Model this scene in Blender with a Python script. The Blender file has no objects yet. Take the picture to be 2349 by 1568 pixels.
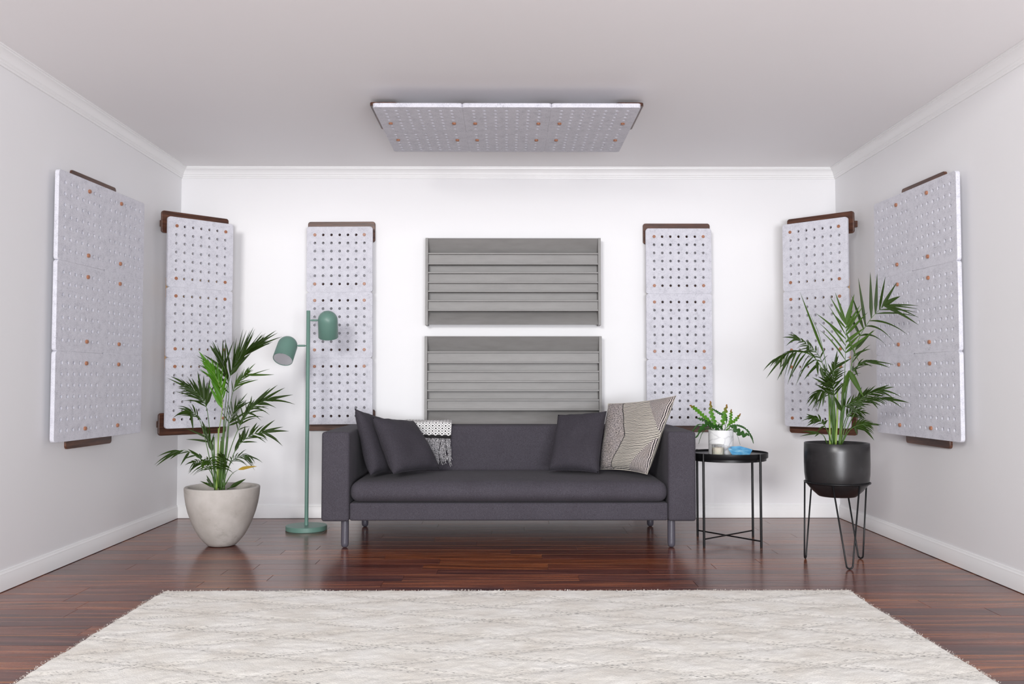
import bpy, bmesh, math, random
from mathutils import Vector, Matrix
R = math.radians
PI = math.pi
random.seed(7)
S = bpy.context.scene
C = S.collection

# ------------------------------------------------------------ camera
cam = bpy.data.cameras.new('camera')
cam.sensor_width = 36.0
cam.lens = 36.0 * 2100.0 / 2349.0
cam.clip_start = 0.05
co = bpy.data.objects.new('camera', cam)
C.objects.link(co)
co.location = (0, -6.12, 0.92)
co.rotation_euler = (PI/2 + math.atan(88/2100.0), 0, -math.atan(12.5/2100.0))
S.camera = co

# ------------------------------------------------------------ world, lights, exposure
W = bpy.data.worlds.new('studio')
S.world = W
W.use_nodes = True
W.node_tree.nodes['Background'].inputs[0].default_value = (0.93, 0.94, 1.0, 1)
W.node_tree.nodes['Background'].inputs[1].default_value = 0.40

def area(name, loc, target, sx, sy, watts, col=(1, 1, 1)):
    l = bpy.data.lights.new(name, 'AREA')
    l.shape = 'RECTANGLE'; l.size = sx; l.size_y = sy; l.energy = watts; l.color = col
    o = bpy.data.objects.new(name, l); C.objects.link(o)
    o.location = loc
    o.rotation_euler = (Vector(target) - Vector(loc)).to_track_quat('-Z', 'Y').to_euler()
    return o
area('key_softbox', (-1.9, -9.0, 2.65), (0.1, 0, 1.1), 1.5, 1.3, 315, (1.0, 0.985, 0.97))
area('added_fill', (0.9, -8.0, 0.8), (0.0, -1, 2.0), 2.2, 1.0, 290, (0.95, 0.96, 1.0))  # added low fill that lifts the ceiling; no known lamp stands here
S.view_settings.view_transform = 'Standard'
S.view_settings.look = 'None'
S.view_settings.gamma = 1.0
S.view_settings.exposure = 0.0
S.view_settings.use_curve_mapping = False
S.cycles.diffuse_bounces = 8

# ------------------------------------------------------------ material helpers
class NT:
    def __init__(s, name):
        s.m = bpy.data.materials.new(name); s.m.use_nodes = True
        s.t = s.m.node_tree; s.b = s.t.nodes['Principled BSDF']
    def n(s, typ, ins=None, **kw):
        x = s.t.nodes.new(typ)
        for k, v in kw.items(): setattr(x, k, v)
        for k, v in (ins or {}).items():
            if hasattr(v, 'is_output') or isinstance(v, bpy.types.NodeSocket): s.t.links.new(v, x.inputs[k])
            else: x.inputs[k].default_value = v
        return x
    def math(s, op, a, b=None, c=None):
        ins = {0: a}
        if b is not None: ins[1] = b
        if c is not None: ins[2] = c
        return s.n('ShaderNodeMath', ins, operation=op).outputs[0]
    def mix(s, f, a, b, bt='MIX'):
        x = s.t.nodes.new('ShaderNodeMix'); x.data_type = 'RGBA'; x.blend_type = bt
        for i, v in ((0, f), (6, a), (7, b)):
            if isinstance(v, bpy.types.NodeSocket): s.t.links.new(v, x.inputs[i])
            else: x.inputs[i].default_value = (tuple(v) + (1,)) if i > 0 and len(v) == 3 else v
        return x.outputs[2]
    def ramp(s, f, stops):
        x = s.n('ShaderNodeValToRGB', {0: f}); e = x.color_ramp.elements
        while len(e) < len(stops): e.new(0.5)
        for q, (p, c) in zip(e, stops):
            q.position = p; q.color = tuple(c) + (1,) if len(c) == 3 else c
        return x.outputs[0]
    def noise(s, vec, scale, detail=3, rough=0.5):
        return s.n('ShaderNodeTexNoise', {'Vector': vec, 'Scale': scale, 'Detail': detail, 'Roughness': rough}).outputs[0]
    def coord(s, which='Object', scale=None):
        o = s.n('ShaderNodeTexCoord').outputs[which]
        if scale: o = s.n('ShaderNodeMapping', {'Vector': o, 'Scale': scale}).outputs[0]
        return o
    def col(s, c):
        if isinstance(c, bpy.types.NodeSocket): s.t.links.new(c, s.b.inputs['Base Color'])
        else: s.b.inputs['Base Color'].default_value = tuple(c) + (1,)
    def set(s, **k):
        for a, v in k.items():
            i = s.b.inputs[a.replace('_', ' ')]
            if isinstance(v, bpy.types.NodeSocket): s.t.links.new(v, i)
            else: i.default_value = v
    def bump(s, h, strength=0.3, dist=0.001):
        b = s.n('ShaderNodeBump', {'Strength': strength, 'Distance': dist, 'Height': h})
        s.t.links.new(b.outputs[0], s.b.inputs['Normal'])

def plain(name, c, rough=0.5, metal=0.0, coat=0.0, var=0.0, scale=8, bump=0.0, bscale=200, spec=0.5):
    t = NT(name)
    v = t.coord()
    if var:
        f = t.noise(v, scale, 4)
        t.col(t.mix(f, [x*(1-var) for x in c], [min(1, x*(1+var)) for x in c]))
    else: t.col(c)
    t.set(Roughness=rough, Metallic=metal, Coat_Weight=coat, Specular_IOR_Level=spec)
    if bump: t.bump(t.noise(v, bscale, 2), bump, 0.0006)
    return t.m

M = {}
M['wall'] = plain('white_wall_paint', (0.83, 0.83, 0.84), 0.55, var=0.012, scale=1.5, bump=0.12, bscale=120)
M['ceiling'] = plain('white_ceiling_paint', (0.88, 0.87, 0.875), 0.6, var=0.012, scale=1.2, bump=0.1, bscale=90)
M['trim'] = plain('white_gloss_trim', (0.86, 0.86, 0.86), 0.35)
M['green'] = plain('sage_green_metal', (0.125, 0.235, 0.195), 0.42)
M['black'] = plain('black_metal', (0.006, 0.006, 0.007), 0.38, spec=0.3)
M['legmetal'] = plain('charcoal_leg', (0.085, 0.080, 0.10), 0.28)
M['soil'] = plain('dark_soil', (0.03, 0.02, 0.015), 0.95, var=0.5, scale=60, bump=0.6, bscale=120)
M['diffuser'] = plain('white_lamp_diffuser', (0.62, 0.62, 0.66), 0.5)
M['screw'] = plain('small_metal', (0.5, 0.5, 0.5), 0.3, 1.0)
M['wick'] = plain('wick', (0.1, 0.09, 0.07), 0.9)
M['ivory'] = plain('ivory_backing', (0.62, 0.58, 0.50), 0.9, var=0.1, scale=50, bump=0.4)
M['lightwood'] = plain('pale_wood', (0.55, 0.33, 0.15), 0.5, var=0.25, scale=20)

def mat_felt():
    t = NT('grey_pressed_felt'); v = t.coord('Object'); oi = t.n('ShaderNodeObjectInfo').outputs['Random']
    w = t.n('ShaderNodeVectorMath', {0: v, 1: t.n('ShaderNodeCombineXYZ', {0: t.math('MULTIPLY', oi, 9.0), 1: t.math('MULTIPLY', oi, 5.0), 2: oi}).outputs[0]}, operation='ADD').outputs[0]
    warp = t.n('ShaderNodeTexNoise', {'Vector': w, 'Scale': 30.0, 'Detail': 2}).outputs[1]
    w2 = t.n('ShaderNodeVectorMath', {0: w, 1: t.n('ShaderNodeVectorMath', {0: warp, 1: (0.013, 0.013, 0.013)}, operation='MULTIPLY').outputs[0]}, operation='ADD').outputs[0]
    f1 = t.noise(t.n('ShaderNodeMapping', {'Vector': w2, 'Scale': (1, 1.9, 1)}).outputs[0], 150, 3, 0.65)
    f2 = t.noise(w, 28, 4, 0.6)
    f = t.math('ADD', t.math('MULTIPLY', f1, 0.62), t.math('MULTIPLY', f2, 0.38))
    t.col(t.ramp(f, [(0.32, (0.37, 0.37, 0.42)), (0.44, (0.555, 0.555, 0.61)), (0.55, (0.635, 0.635, 0.69)), (0.68, (0.68, 0.68, 0.735))]))
    t.set(Roughness=0.95, Sheen_Weight=0.15); t.bump(f1, 0.35, 0.0008)
    return t.m
M['felt'] = mat_felt()

def mat_wood(name, dark, mid, light, scale=(3, 60, 60), rough=0.4, axis='x'):
    t = NT(name); v = t.coord('Object')
    oi = t.n('ShaderNodeObjectInfo').outputs['Random']
    off = t.n('ShaderNodeCombineXYZ', {0: t.math('MULTIPLY', oi, 13.0), 1: t.math('MULTIPLY', oi, 7.0), 2: 0.0}).outputs[0]
    v = t.n('ShaderNodeVectorMath', {0: v, 1: off}, operation='ADD').outputs[0]
    s = t.n('ShaderNodeMapping', {'Vector': v, 'Scale': scale}).outputs[0]
    f = t.noise(s, 1.0, 5, 0.6)
    g = t.noise(t.n('ShaderNodeMapping', {'Vector': v, 'Scale': tuple(q*4 for q in scale)}).outputs[0], 1.0, 2)
    f = t.math('ADD', t.math('MULTIPLY', f, 0.75), t.math('MULTIPLY', g, 0.25))
    t.col(t.ramp(f, [(0.34, dark), (0.5, mid), (0.66, light)]))
    t.set(Roughness=rough); t.bump(g, 0.08, 0.0005)
    return t.m
M['walnut'] = mat_wood('walnut', (0.035, 0.013, 0.008), (0.085, 0.032, 0.018), (0.15, 0.06, 0.033), (4, 70, 70), 0.38)
M['greywood'] = mat_wood('grey_stained_birch', (0.225, 0.218, 0.212), (0.25, 0.243, 0.236), (0.27, 0.263, 0.256), (2.2, 9, 9), 0.5)
M['peg'] = mat_wood('copper_brown_peg', (0.24, 0.095, 0.050), (0.34, 0.145, 0.078), (0.46, 0.21, 0.12), (60, 300, 60), 0.38)

def mat_floor(name, obj=True):
    t = NT(name)
    gv = t.n('ShaderNodeNewGeometry').outputs['Position']
    oi = t.n('ShaderNodeObjectInfo').outputs['Random']
    if not obj: oi = t.math('ADD', 0.4, 0.0)
    off = t.n('ShaderNodeCombineXYZ', {0: t.math('MULTIPLY', oi, 31.0), 1: t.math('MULTIPLY', oi, 17.0), 2: 0.0}).outputs[0]
    v = t.n('ShaderNodeVectorMath', {0: gv, 1: off}, operation='ADD').outputs[0]
    wv = t.n('ShaderNodeTexNoise', {'Vector': t.n('ShaderNodeMapping', {'Vector': v, 'Scale': (1.3, 5, 1)}).outputs[0], 'Scale': 1.0, 'Detail': 2}).outputs[0]
    yy = t.n('ShaderNodeSeparateXYZ', {0: v}).outputs
    y2 = t.math('ADD', t.math('MULTIPLY', yy[1], 28.0), t.math('MULTIPLY', wv, 4.0))
    vv = t.n('ShaderNodeCombineXYZ', {0: t.math('MULTIPLY', yy[0], 1.4), 1: y2, 2: 0.0}).outputs[0]
    f = t.noise(vv, 1.0, 6, 0.62)
    fine = t.noise(t.n('ShaderNodeMapping', {'Vector': v, 'Scale': (4, 150, 1)}).outputs[0], 1.0, 2)
    f = t.math('ADD', t.math('MULTIPLY', f, 0.72), t.math('MULTIPLY', fine, 0.28))
    c = t.ramp(f, [(0.33, (0.024, 0.0060, 0.0035)), (0.45, (0.105, 0.022, 0.0110)), (0.56, (0.21, 0.050, 0.022)), (0.71, (0.40, 0.140, 0.055))])
    hs = t.n('ShaderNodeHueSaturation', {'Color': c, 'Hue': t.math('ADD', 0.492, t.math('MULTIPLY', oi, 0.02)), 'Saturation': t.math('ADD', 0.88, t.math('MULTIPLY', oi, 0.14)), 'Value': t.math('ADD', 0.62, t.math('MULTIPLY', oi, 0.85))}).outputs[0]
    if obj:   # pale sapwood along one edge of some boards
        gy = t.n('ShaderNodeSeparateXYZ', {0: t.coord('Generated')}).outputs[1]
        wob = t.math('MULTIPLY', t.noise(t.n('ShaderNodeMapping', {'Vector': v, 'Scale': (2.5, 1, 1)}).outputs[0], 1.0, 2), 0.11)
        e = t.math('LESS_THAN', gy, t.math('SUBTRACT', wob, 0.012))
        k = t.math('MULTIPLY', e, t.math('MULTIPLY', t.math('GREATER_THAN', t.math('FRACT', t.math('MULTIPLY', oi, 7.3)), 0.60), 0.7))
        hs = t.mix(k, hs, (0.36, 0.15, 0.062))
    t.col(hs)
    t.set(Roughness=t.math('ADD', 0.17, t.math('MULTIPLY', fine, 0.13)), Coat_Weight=0.1, Coat_Roughness=0.12, Specular_IOR_Level=0.42)
    t.bump(fine, 0.05, 0.0004)
    return t.m
M['plank'] = mat_floor('mahogany_plank')
M['floor_far'] = mat_floor('mahogany_floor_beyond', False)
M['subfloor'] = plain('dark_subfloor', (0.01, 0.005, 0.004), 0.8)

def mat_sofa(name, a, b, sc=1.0):
    t = NT(name); v = t.coord('Object')
    w1 = t.noise(t.n('ShaderNodeMapping', {'Vector': v, 'Scale': (240*sc, 240*sc, 900*sc)}).outputs[0], 1.0, 2)
    w2 = t.noise(t.n('ShaderNodeMapping', {'Vector': v, 'Scale': (900*sc, 900*sc, 240*sc)}).outputs[0], 1.0, 2)
    f = t.math('MAXIMUM', w1, w2)
    g = t.noise(v, 700*sc, 2)
    f = t.math('ADD', t.math('MULTIPLY', f, 0.6), t.math('MULTIPLY', g, 0.4))
    big = t.noise(v, 6, 3)
    c = t.ramp(f, [(0.40, a), (0.62, b)])
    c = t.mix(t.math('MULTIPLY', big, 0.35), c, (a[0]*1.25, a[1]*1.05, a[2]*1.0))
    t.col(c)
    t.set(Roughness=0.92, Sheen_Weight=0.03, Sheen_Roughness=0.4, Specular_IOR_Level=0.2); t.bump(f, 0.5, 0.0012)
    return t.m
M['sofa'] = mat_sofa('charcoal_woven_fabric', (0.016, 0.0145, 0.019), (0.110, 0.101, 0.122), 1.25)
M['cushion'] = mat_sofa('charcoal_cushion_fabric', (0.011, 0.010, 0.0135), (0.080, 0.073, 0.089), 1.25)

def mat_concrete(name, a, b, rough, spots):
    t = NT(name); v = t.coord('Object')
    f = t.noise(v, 7, 6, 0.6); g = t.noise(v, 40, 3)
    c = t.ramp(f, [(0.3, a), (0.7, b)])
    if spots:
        k = t.ramp(t.noise(t.n('ShaderNodeMapping', {'Vector': v, 'Scale': (1, 1, 1.3)}).outputs[0], 9, 5, 0.7), [(0.56, (0, 0, 0)), (0.72, (1, 1, 1))])
        c = t.mix(t.math('MULTIPLY', t.n('ShaderNodeSeparateColor', {0: k}).outputs[0], 0.45), c, spots)
    t.col(c); t.set(Roughness=rough); t.bump(g, 0.15, 0.001)
    return t.m
M['concrete'] = mat_concrete('pale_concrete', (0.37, 0.34, 0.31), (0.50, 0.47, 0.44), 0.7, (0.20, 0.175, 0.15))
M['blackpot'] = mat_concrete('dark_burnished_pot', (0.008, 0.0075, 0.008), (0.020, 0.0185, 0.020), 0.33, (0.05, 0.048, 0.05))

def mat_marble():
    t = NT('white_marble'); v = t.coord('Object')
    d = t.n('ShaderNodeTexNoise', {'Vector': v, 'Scale': 14.0, 'Detail': 3}).outputs[1]
    w = t.n('ShaderNodeVectorMath', {0: v, 1: t.n('ShaderNodeVectorMath', {0: d, 1: (0.05, 0.05, 0.05)}, operation='MULTIPLY').outputs[0]}, operation='ADD').outputs[0]
    vo = t.n('ShaderNodeTexVoronoi', {'Vector': t.n('ShaderNodeMapping', {'Vector': w, 'Rotation': (0.5, 0.6, 0.2), 'Scale': (1, 1, 1.7)}).outputs[0], 'Scale': 13.0}, feature='DISTANCE_TO_EDGE').outputs[0]
    k = t.ramp(vo, [(0.0, (0.22, 0.22, 0.24)), (0.035, (0.62, 0.62, 0.64)), (0.10, (0.80, 0.80, 0.80))])
    t.col(t.mix(t.math('MULTIPLY', t.noise(v, 9, 2), 0.9), (0.8, 0.8, 0.8), k)); t.set(Roughness=0.2)
    return t.m
M['marble'] = mat_marble()

def mat_blue():
    t = NT('blue_glazed_ceramic'); v = t.coord('Object')
    f = t.noise(t.n('ShaderNodeMapping', {'Vector': v, 'Scale': (25, 25, 60)}).outputs[0], 1.0, 4)
    t.col(t.ramp(f, [(0.35, (0.06, 0.27, 0.52)), (0.6, (0.17, 0.45, 0.68)), (0.75, (0.55, 0.72, 0.80))])); t.set(Roughness=0.3)
    return t.m
M['blue'] = mat_blue()
M['wax'] = plain('cream_wax', (0.80, 0.75, 0.62), 0.6)
M['wax'].node_tree.nodes['Principled BSDF'].inputs['Subsurface Weight'].default_value = 0.2
gl = NT('clear_glass'); gl.set(Roughness=0.02, Transmission_Weight=1.0, IOR=1.45); gl.col((1, 1, 1)); M['glass'] = gl.m

def mat_leaf(name, dark, mid, tip=None, tiplen=0.3):
    t = NT(name); uv = t.coord('UV')
    s = t.n('ShaderNodeSeparateXYZ', {0: uv}).outputs
    f = t.noise(t.coord('Object'), 14, 3)
    c = t.mix(f, dark, mid)
    if tip:
        k = t.ramp(s[1], [(1-tiplen, (0, 0, 0)), (1.0, (1, 1, 1))])
        c = t.mix(t.n('ShaderNodeSeparateColor', {0: k}).outputs[0], c, tip)
    t.col(c); t.set(Roughness=0.45, Specular_IOR_Level=0.2)
    tr = t.n('ShaderNodeBsdfTranslucent', {0: c}); mx = t.n('ShaderNodeMixShader', {0: 0.16, 1: t.b.outputs[0], 2: tr.outputs[0]})
    t.t.links.new(mx.outputs[0], t.t.nodes['Material Output'].inputs[0])
    return t.m
M['palm'] = mat_leaf('palm_green', (0.010, 0.022, 0.002), (0.030, 0.064, 0.005))
M['palmmid'] = mat_leaf('palm_mid_green', (0.022, 0.050, 0.004), (0.052, 0.115, 0.008))
M['palmbright'] = mat_leaf('palm_bright_green', (0.040, 0.13, 0.006), (0.085, 0.24, 0.014))
M['palmyellow'] = mat_leaf('palm_yellow', (0.30, 0.19, 0.02), (0.42, 0.28, 0.03))
M['stem'] = plain('palm_stem', (0.055, 0.12, 0.02), 0.45, var=0.5, scale=9)
M['stempale'] = plain('palm_stem_pale', (0.20, 0.30, 0.05), 0.45, var=0.35, scale=14)
M['cactus'] = mat_leaf('cactus_dark_green', (0.012, 0.045, 0.008), (0.035, 0.12, 0.016))
M['cactustip'] = mat_leaf('cactus_green_orange_tip', (0.045, 0.17, 0.012), (0.10, 0.26, 0.02), (0.24, 0.085, 0.015), 0.24)

def mat_rug():
    t = NT('cream_wool_rug'); v = t.n('ShaderNodeNewGeometry').outputs['Position']
    wn = t.n('ShaderNodeTexNoise', {'Vector': v, 'Scale': 3.0, 'Detail': 4, 'Roughness': 0.6}).outputs[1]
    wo = t.n('ShaderNodeVectorMath', {0: t.n('ShaderNodeVectorMath', {0: wn, 1: (0.5, 0.5, 0.5)}, operation='SUBTRACT').outputs[0], 1: (0.09, 0.04, 0)}, operation='MULTIPLY').outputs[0]
    w = t.n('ShaderNodeVectorMath', {0: v, 1: wo}, operation='ADD').outputs[0]
    s = t.n('ShaderNodeSeparateXYZ', {0: w}).outputs
    u = t.math('DIVIDE', t.math('ADD', s[0], 0.07), 0.72); q = t.math('DIVIDE', t.math('ADD', s[1], 2.395), 0.22)
    jit = t.math('MULTIPLY', t.math('SUBTRACT', t.noise(v, 60, 1), 0.5), 0.055)
    def line(e, al, seed):   # rows of knotted dots either side of a lattice line
        fr = t.math('ADD', t.math('SUBTRACT', t.math('FRACT', t.math('ADD', e, 0.5)), 0.5), jit)
        a = t.math('ABSOLUTE', fr); cell = t.math('MULTIPLY', al, 27.0)
        wn_ = t.n('ShaderNodeTexWhiteNoise', {'Vector': t.n('ShaderNodeCombineXYZ', {0: t.math('FLOOR', cell), 1: t.math('ROUND', e), 2: t.math('ADD', t.math('SIGN', fr), seed)}).outputs[0]}).outputs[0]
        off = t.math('ADD', 0.060, t.math('MULTIPLY', t.math('SUBTRACT', wn_, 0.5), 0.05))
        d = t.math('LESS_THAN', t.math('ABSOLUTE', t.math('SUBTRACT', a, off)), 0.0125)
        dash = t.math('LESS_THAN', t.math('FRACT', cell), t.math('ADD', 0.30, t.math('MULTIPLY', wn_, 0.28)))
        k = t.math('MULTIPLY', t.math('MULTIPLY', d, dash), t.math('ADD', 0.45, t.math('MULTIPLY', t.math('FRACT', t.math('MULTIPLY', wn_, 7.0)), 0.55)))
        return k, t.math('SUBTRACT', 1.0, t.math('MINIMUM', t.math('DIVIDE', a, 0.16), 1.0))
    l1, b1 = line(t.math('ADD', u, q), t.math('SUBTRACT', u, q), 3.0); l2, b2 = line(t.math('SUBTRACT', u, q), t.math('ADD', u, q), 9.0)
    dark = t.math('MAXIMUM', l1, l2); Bn = t.math('MAXIMUM', b1, b2)
    stren = t.ramp(t.noise(v, 4.5, 2), [(0.33, (0.5, 0.5, 0.5)), (0.58, (1, 1, 1))])
    dark = t.math('MULTIPLY', dark, t.n('ShaderNodeSeparateColor', {0: stren}).outputs[0])
    base = t.ramp(t.noise(v, 5.5, 4), [(0.32, (0.68, 0.63, 0.565)), (0.50, (0.765, 0.73, 0.675)), (0.66, (0.82, 0.795, 0.755))])
    pile = t.noise(v, 260, 2)
    base = t.mix(t.math('MULTIPLY', Bn, 0.20), base, (0.60, 0.54, 0.46))
    base = t.mix(t.math('MULTIPLY', pile, 0.35), base, (0.62, 0.57, 0.50))
    t.col(t.mix(dark, base, (0.035, 0.032, 0.030)))
    t.set(Roughness=1.0, Sheen_Weight=0.2)
    h = t.math('ADD', t.math('MULTIPLY', t.noise(v, 190, 3), 1.0), t.math('MULTIPLY', Bn, -0.9))
    h = t.math('ADD', h, t.math('MULTIPLY', t.noise(v, 22, 3), 0.6))
    t.bump(h, 0.55, 0.005)
    return t.m
M['rug'] = mat_rug()

def mat_pattern_cushion():
    t = NT('black_cream_striped_weave'); uv = t.coord('UV'); s = t.n('ShaderNodeSeparateXYZ', {0: uv}).outputs
    wob = t.math('MULTIPLY', t.math('SUBTRACT', t.noise(uv, 9, 2), 0.5), 0.02)
    u = t.math('ADD', s[0], wob); v = t.math('ADD', s[1], wob)
    def zig(c, k, vc): return t.math('SUBTRACT', c, t.math('MULTIPLY', t.math('ABSOLUTE', t.math('SUBTRACT', v, vc)), k))
    z0, z1, z2 = zig(0.15, 0.55, 0.47), zig(0.50, 0.42, 0.47), zig(1.02, 0.72, 0.50)
    wide = t.math('GREATER_THAN', t.math('SINE', t.math('MULTIPLY', v, 2*PI*50)), 0.0)
    diag = t.math('GREATER_THAN', t.math('SINE', t.math('MULTIPLY', u, 2*PI*66)), t.math('SUBTRACT', t.math('MULTIPLY', t.noise(uv, 90, 2), 2.4), 1.2))
    sp = t.noise(t.n('ShaderNodeMapping', {'Vector': uv, 'Scale': (1, 2.4, 1)}).outputs[0], 42, 4, 0.85)
    speck = t.math('GREATER_THAN', sp, t.math('ADD', 0.485, t.math('MULTIPLY', t.math('SINE', t.math('MULTIPLY', v, 2*PI*60)), 0.05)))
    inband = t.math('MULTIPLY', t.math('GREATER_THAN', u, z1), t.math('LESS_THAN', u, z2))
    right = t.math('GREATER_THAN', u, z2); left = t.math('LESS_THAN', u, z0)
    val = t.mix(t.math('MAXIMUM', inband, left), t.mix(right, t.n('ShaderNodeCombineXYZ', {0: speck, 1: speck, 2: speck}).outputs[0], t.n('ShaderNodeCombineXYZ', {0: diag, 1: diag, 2: diag}).outputs[0]), t.n('ShaderNodeCombineXYZ', {0: wide, 1: wide, 2: wide}).outputs[0])
    k = t.n('ShaderNodeSeparateColor', {0: val}).outputs[0]
    tint = t.mix(t.noise(uv, 5, 2), (0.50, 0.42, 0.36), (0.60, 0.55, 0.56))
    c = t.mix(k, (0.022, 0.020, 0.024), t.mix(t.math('MAXIMUM', inband, left), tint, (0.78, 0.72, 0.62)))
    bl = t.math('LESS_THAN', t.math('ABSOLUTE', t.math('SUBTRACT', u, z1)), 0.007)
    c = t.mix(bl, c, (0.02, 0.018, 0.02))
    t.col(c); t.set(Roughness=0.95, Sheen_Weight=0.1); t.bump(k, 0.5, 0.002)
    return t.m
M['pattern'] = mat_pattern_cushion()

def mat_throw():
    t = NT('black_white_diamond_throw'); uv = t.coord('UV'); s = t.n('ShaderNodeSeparateXYZ', {0: uv}).outputs
    # uv in metres: x across, y along; diamond 20 x 15 mm cells
    a = t.math('ADD', t.math('DIVIDE', s[0], 0.0395), t.math('DIVIDE', s[1], 0.0290)); b = t.math('SUBTRACT', t.math('DIVIDE', s[0], 0.0395), t.math('DIVIDE', s[1], 0.0290))
    def ed(e): return t.math('ABSOLUTE', t.math('SUBTRACT', t.math('FRACT', e), 0.5))   # 0 centre .5 edge
    ea, eb = ed(a), ed(b); m = t.math('MAXIMUM', ea, eb)
    centre = t.math('LESS_THAN', m, 0.17); edge = t.math('GREATER_THAN', m, 0.455)
    dk = t.math('MAXIMUM', centre, edge)
    hem = t.math('LESS_THAN', s[1], t.math('ADD', 0.018, t.math('MULTIPLY', t.math('ABSOLUTE', t.math('SUBTRACT', t.math('FRACT', t.math('DIVIDE', s[0], 0.0395)), 0.5)), 0.012)))
    t.col(t.mix(t.math('MAXIMUM', dk, hem), (0.80, 0.79, 0.78), (0.012, 0.011, 0.012)))
    t.set(Roughness=0.95); t.bump(t.noise(uv, 500, 2), 0.4, 0.001)
    return t.m
M['throw'] = mat_throw()
def mat_fringe():
    t = NT('black_white_twisted_yarn'); v = t.coord('Object')
    f = t.noise(v, 330, 1)
    t.col(t.ramp(f, [(0.47, (0.02, 0.02, 0.022)), (0.53, (0.72, 0.70, 0.72))])); t.set(Roughness=1.0)
    return t.m
M['fringe'] = mat_fringe()

# ------------------------------------------------------------ mesh helpers
def tag(o, label=None, cat=None, group=None, kind=None):
    if label: o['label'] = label
    if cat: o['category'] = cat
    if group: o['group'] = group
    if kind: o['kind'] = kind
    return o
def link(name, me, mat=None, parent=None):
    o = bpy.data.objects.new(name, me); C.objects.link(o)
    if mat:
        me.materials.clear(); 
        for m in (mat if isinstance(mat, (list, tuple)) else [mat]): me.materials.append(m)
    if parent: o.parent = parent
    return o
def empty(name, loc, rz=0.0):
    o = bpy.data.objects.new(name, None); C.objects.link(o); o.location = loc; o.rotation_euler = (0, 0, rz); o.empty_display_size = 0.1
    return o
class MB:
    def __init__(s): s.v = []; s.f = []; s.uv = []; s.mi = []
    def add(s, vs, fs, uvs=None, mi=0):
        k = len(s.v); s.v += [tuple(q) for q in vs]; s.f += [tuple(i+k for i in f) for f in fs]
        s.uv += list(uvs) if uvs else [(0, 0)]*len(vs); s.mi += [mi]*len(fs)
    def box(s, a, b):
        (x0, y0, z0), (x1, y1, z1) = a, b
        s.add([(x, y, z) for x in (x0, x1) for y in (y0, y1) for z in (z0, z1)],
              [(0, 1, 3, 2), (4, 6, 7, 5), (0, 4, 5, 1), (2, 3, 7, 6), (0, 2, 6, 4), (1, 5, 7, 3)])
    def tube(s, pts, rad, n=10, cap=True, closed=False, mi=0, uvscale=1.0):
        pts = [Vector(p) for p in pts]; m = len(pts)
        rs = rad if isinstance(rad, (list, tuple)) else [rad]*m
        ref = None; vs = []; uvs = []
        for i, p in enumerate(pts):
            if closed: t = pts[(i+1) % m] - pts[i-1]
            else: t = pts[min(i+1, m-1)] - pts[max(i-1, 0)]
            t.normalize()
            if ref is None:
                ref = Vector((0, 0, 1)) if abs(t.z) < 0.9 else Vector((1, 0, 0))
                ref = (ref - t*ref.dot(t)).normalized()
            else:
                ref = (ref - t*ref.dot(t)).normalized()
            b = t.cross(ref)
            for k in range(n):
                a = 2*PI*k/n
                vs.append(p + ref*(math.cos(a)*rs[i]) + b*(math.sin(a)*rs[i])); uvs.append((k/n, i/max(1, m-1)*uvscale))
        fs = []
        for i in range(m if closed else m-1):
            for k in range(n):
                j = (i+1) % m
                fs.append((i*n+k, i*n+(k+1) % n, j*n+(k+1) % n, j*n+k))
        if cap and not closed:
            fs.append(tuple(range(n))[::-1]); fs.append(tuple((m-1)*n+k for k in range(n)))
        s.add(vs, fs, uvs, mi)
    def lathe(s, prof, n=48, axis=None, cx=0, cy=0, closed=True):
        vs = [(cx + r*math.cos(2*PI*k/n), cy + r*math.sin(2*PI*k/n), z) for r, z in prof for k in range(n)]
        fs = [(i*n+k, i*n+(k+1) % n, (i+1)*n+(k+1) % n, (i+1)*n+k) for i in range(len(prof)-1) for k in range(n)]
        s.add(vs, fs)
    def build(s, name, mat, parent=None, smooth=False, angle=None):
        me = bpy.data.meshes.new(name); me.from_pydata(s.v, [], s.f)
        if any(u != (0, 0) for u in s.uv):
            l = me.uv_layers.new(name='UVMap')
            for lp in me.loops: l.data[lp.index].uv = s.uv[lp.vertex_index]
        me.polygons.foreach_set('material_index', s.mi)
        bm = bmesh.new(); bm.from_mesh(me)
        bmesh.ops.remove_doubles(bm, verts=bm.verts, dist=1e-6)
        bmesh.ops.recalc_face_normals(bm, faces=bm.faces); bm.to_mesh(me); bm.free()
        if smooth:
            me.polygons.foreach_set('use_smooth', [True]*len(me.polygons))
            if angle: me.set_sharp_from_angle(angle=R(angle))
        me.update()
        return link(name, me, mat, parent)
def fix(o, smooth=True, angle=40):
    me = o.data
    if smooth:
        me.polygons.foreach_set('use_smooth', [True]*len(me.polygons)); me.set_sharp_from_angle(angle=R(angle))
def bevel_box(name, a, b, r, mat, parent, seg=2):
    bm = bmesh.new(); bmesh.ops.create_cube(bm, size=1)
    c = [(a[i]+b[i])/2 for i in range(3)]; d = [b[i]-a[i] for i in range(3)]
    for v in bm.verts: v.co = Vector((c[0]+v.co.x*d[0], c[1]+v.co.y*d[1], c[2]+v.co.z*d[2]))
    bmesh.ops.bevel(bm, geom=bm.edges[:], offset=r, segments=seg, affect='EDGES', profile=0.5)
    me = bpy.data.meshes.new(name); bm.to_mesh(me); bm.free()
    o = link(name, me, mat, parent); fix(o, True, 35)
    return o
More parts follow.
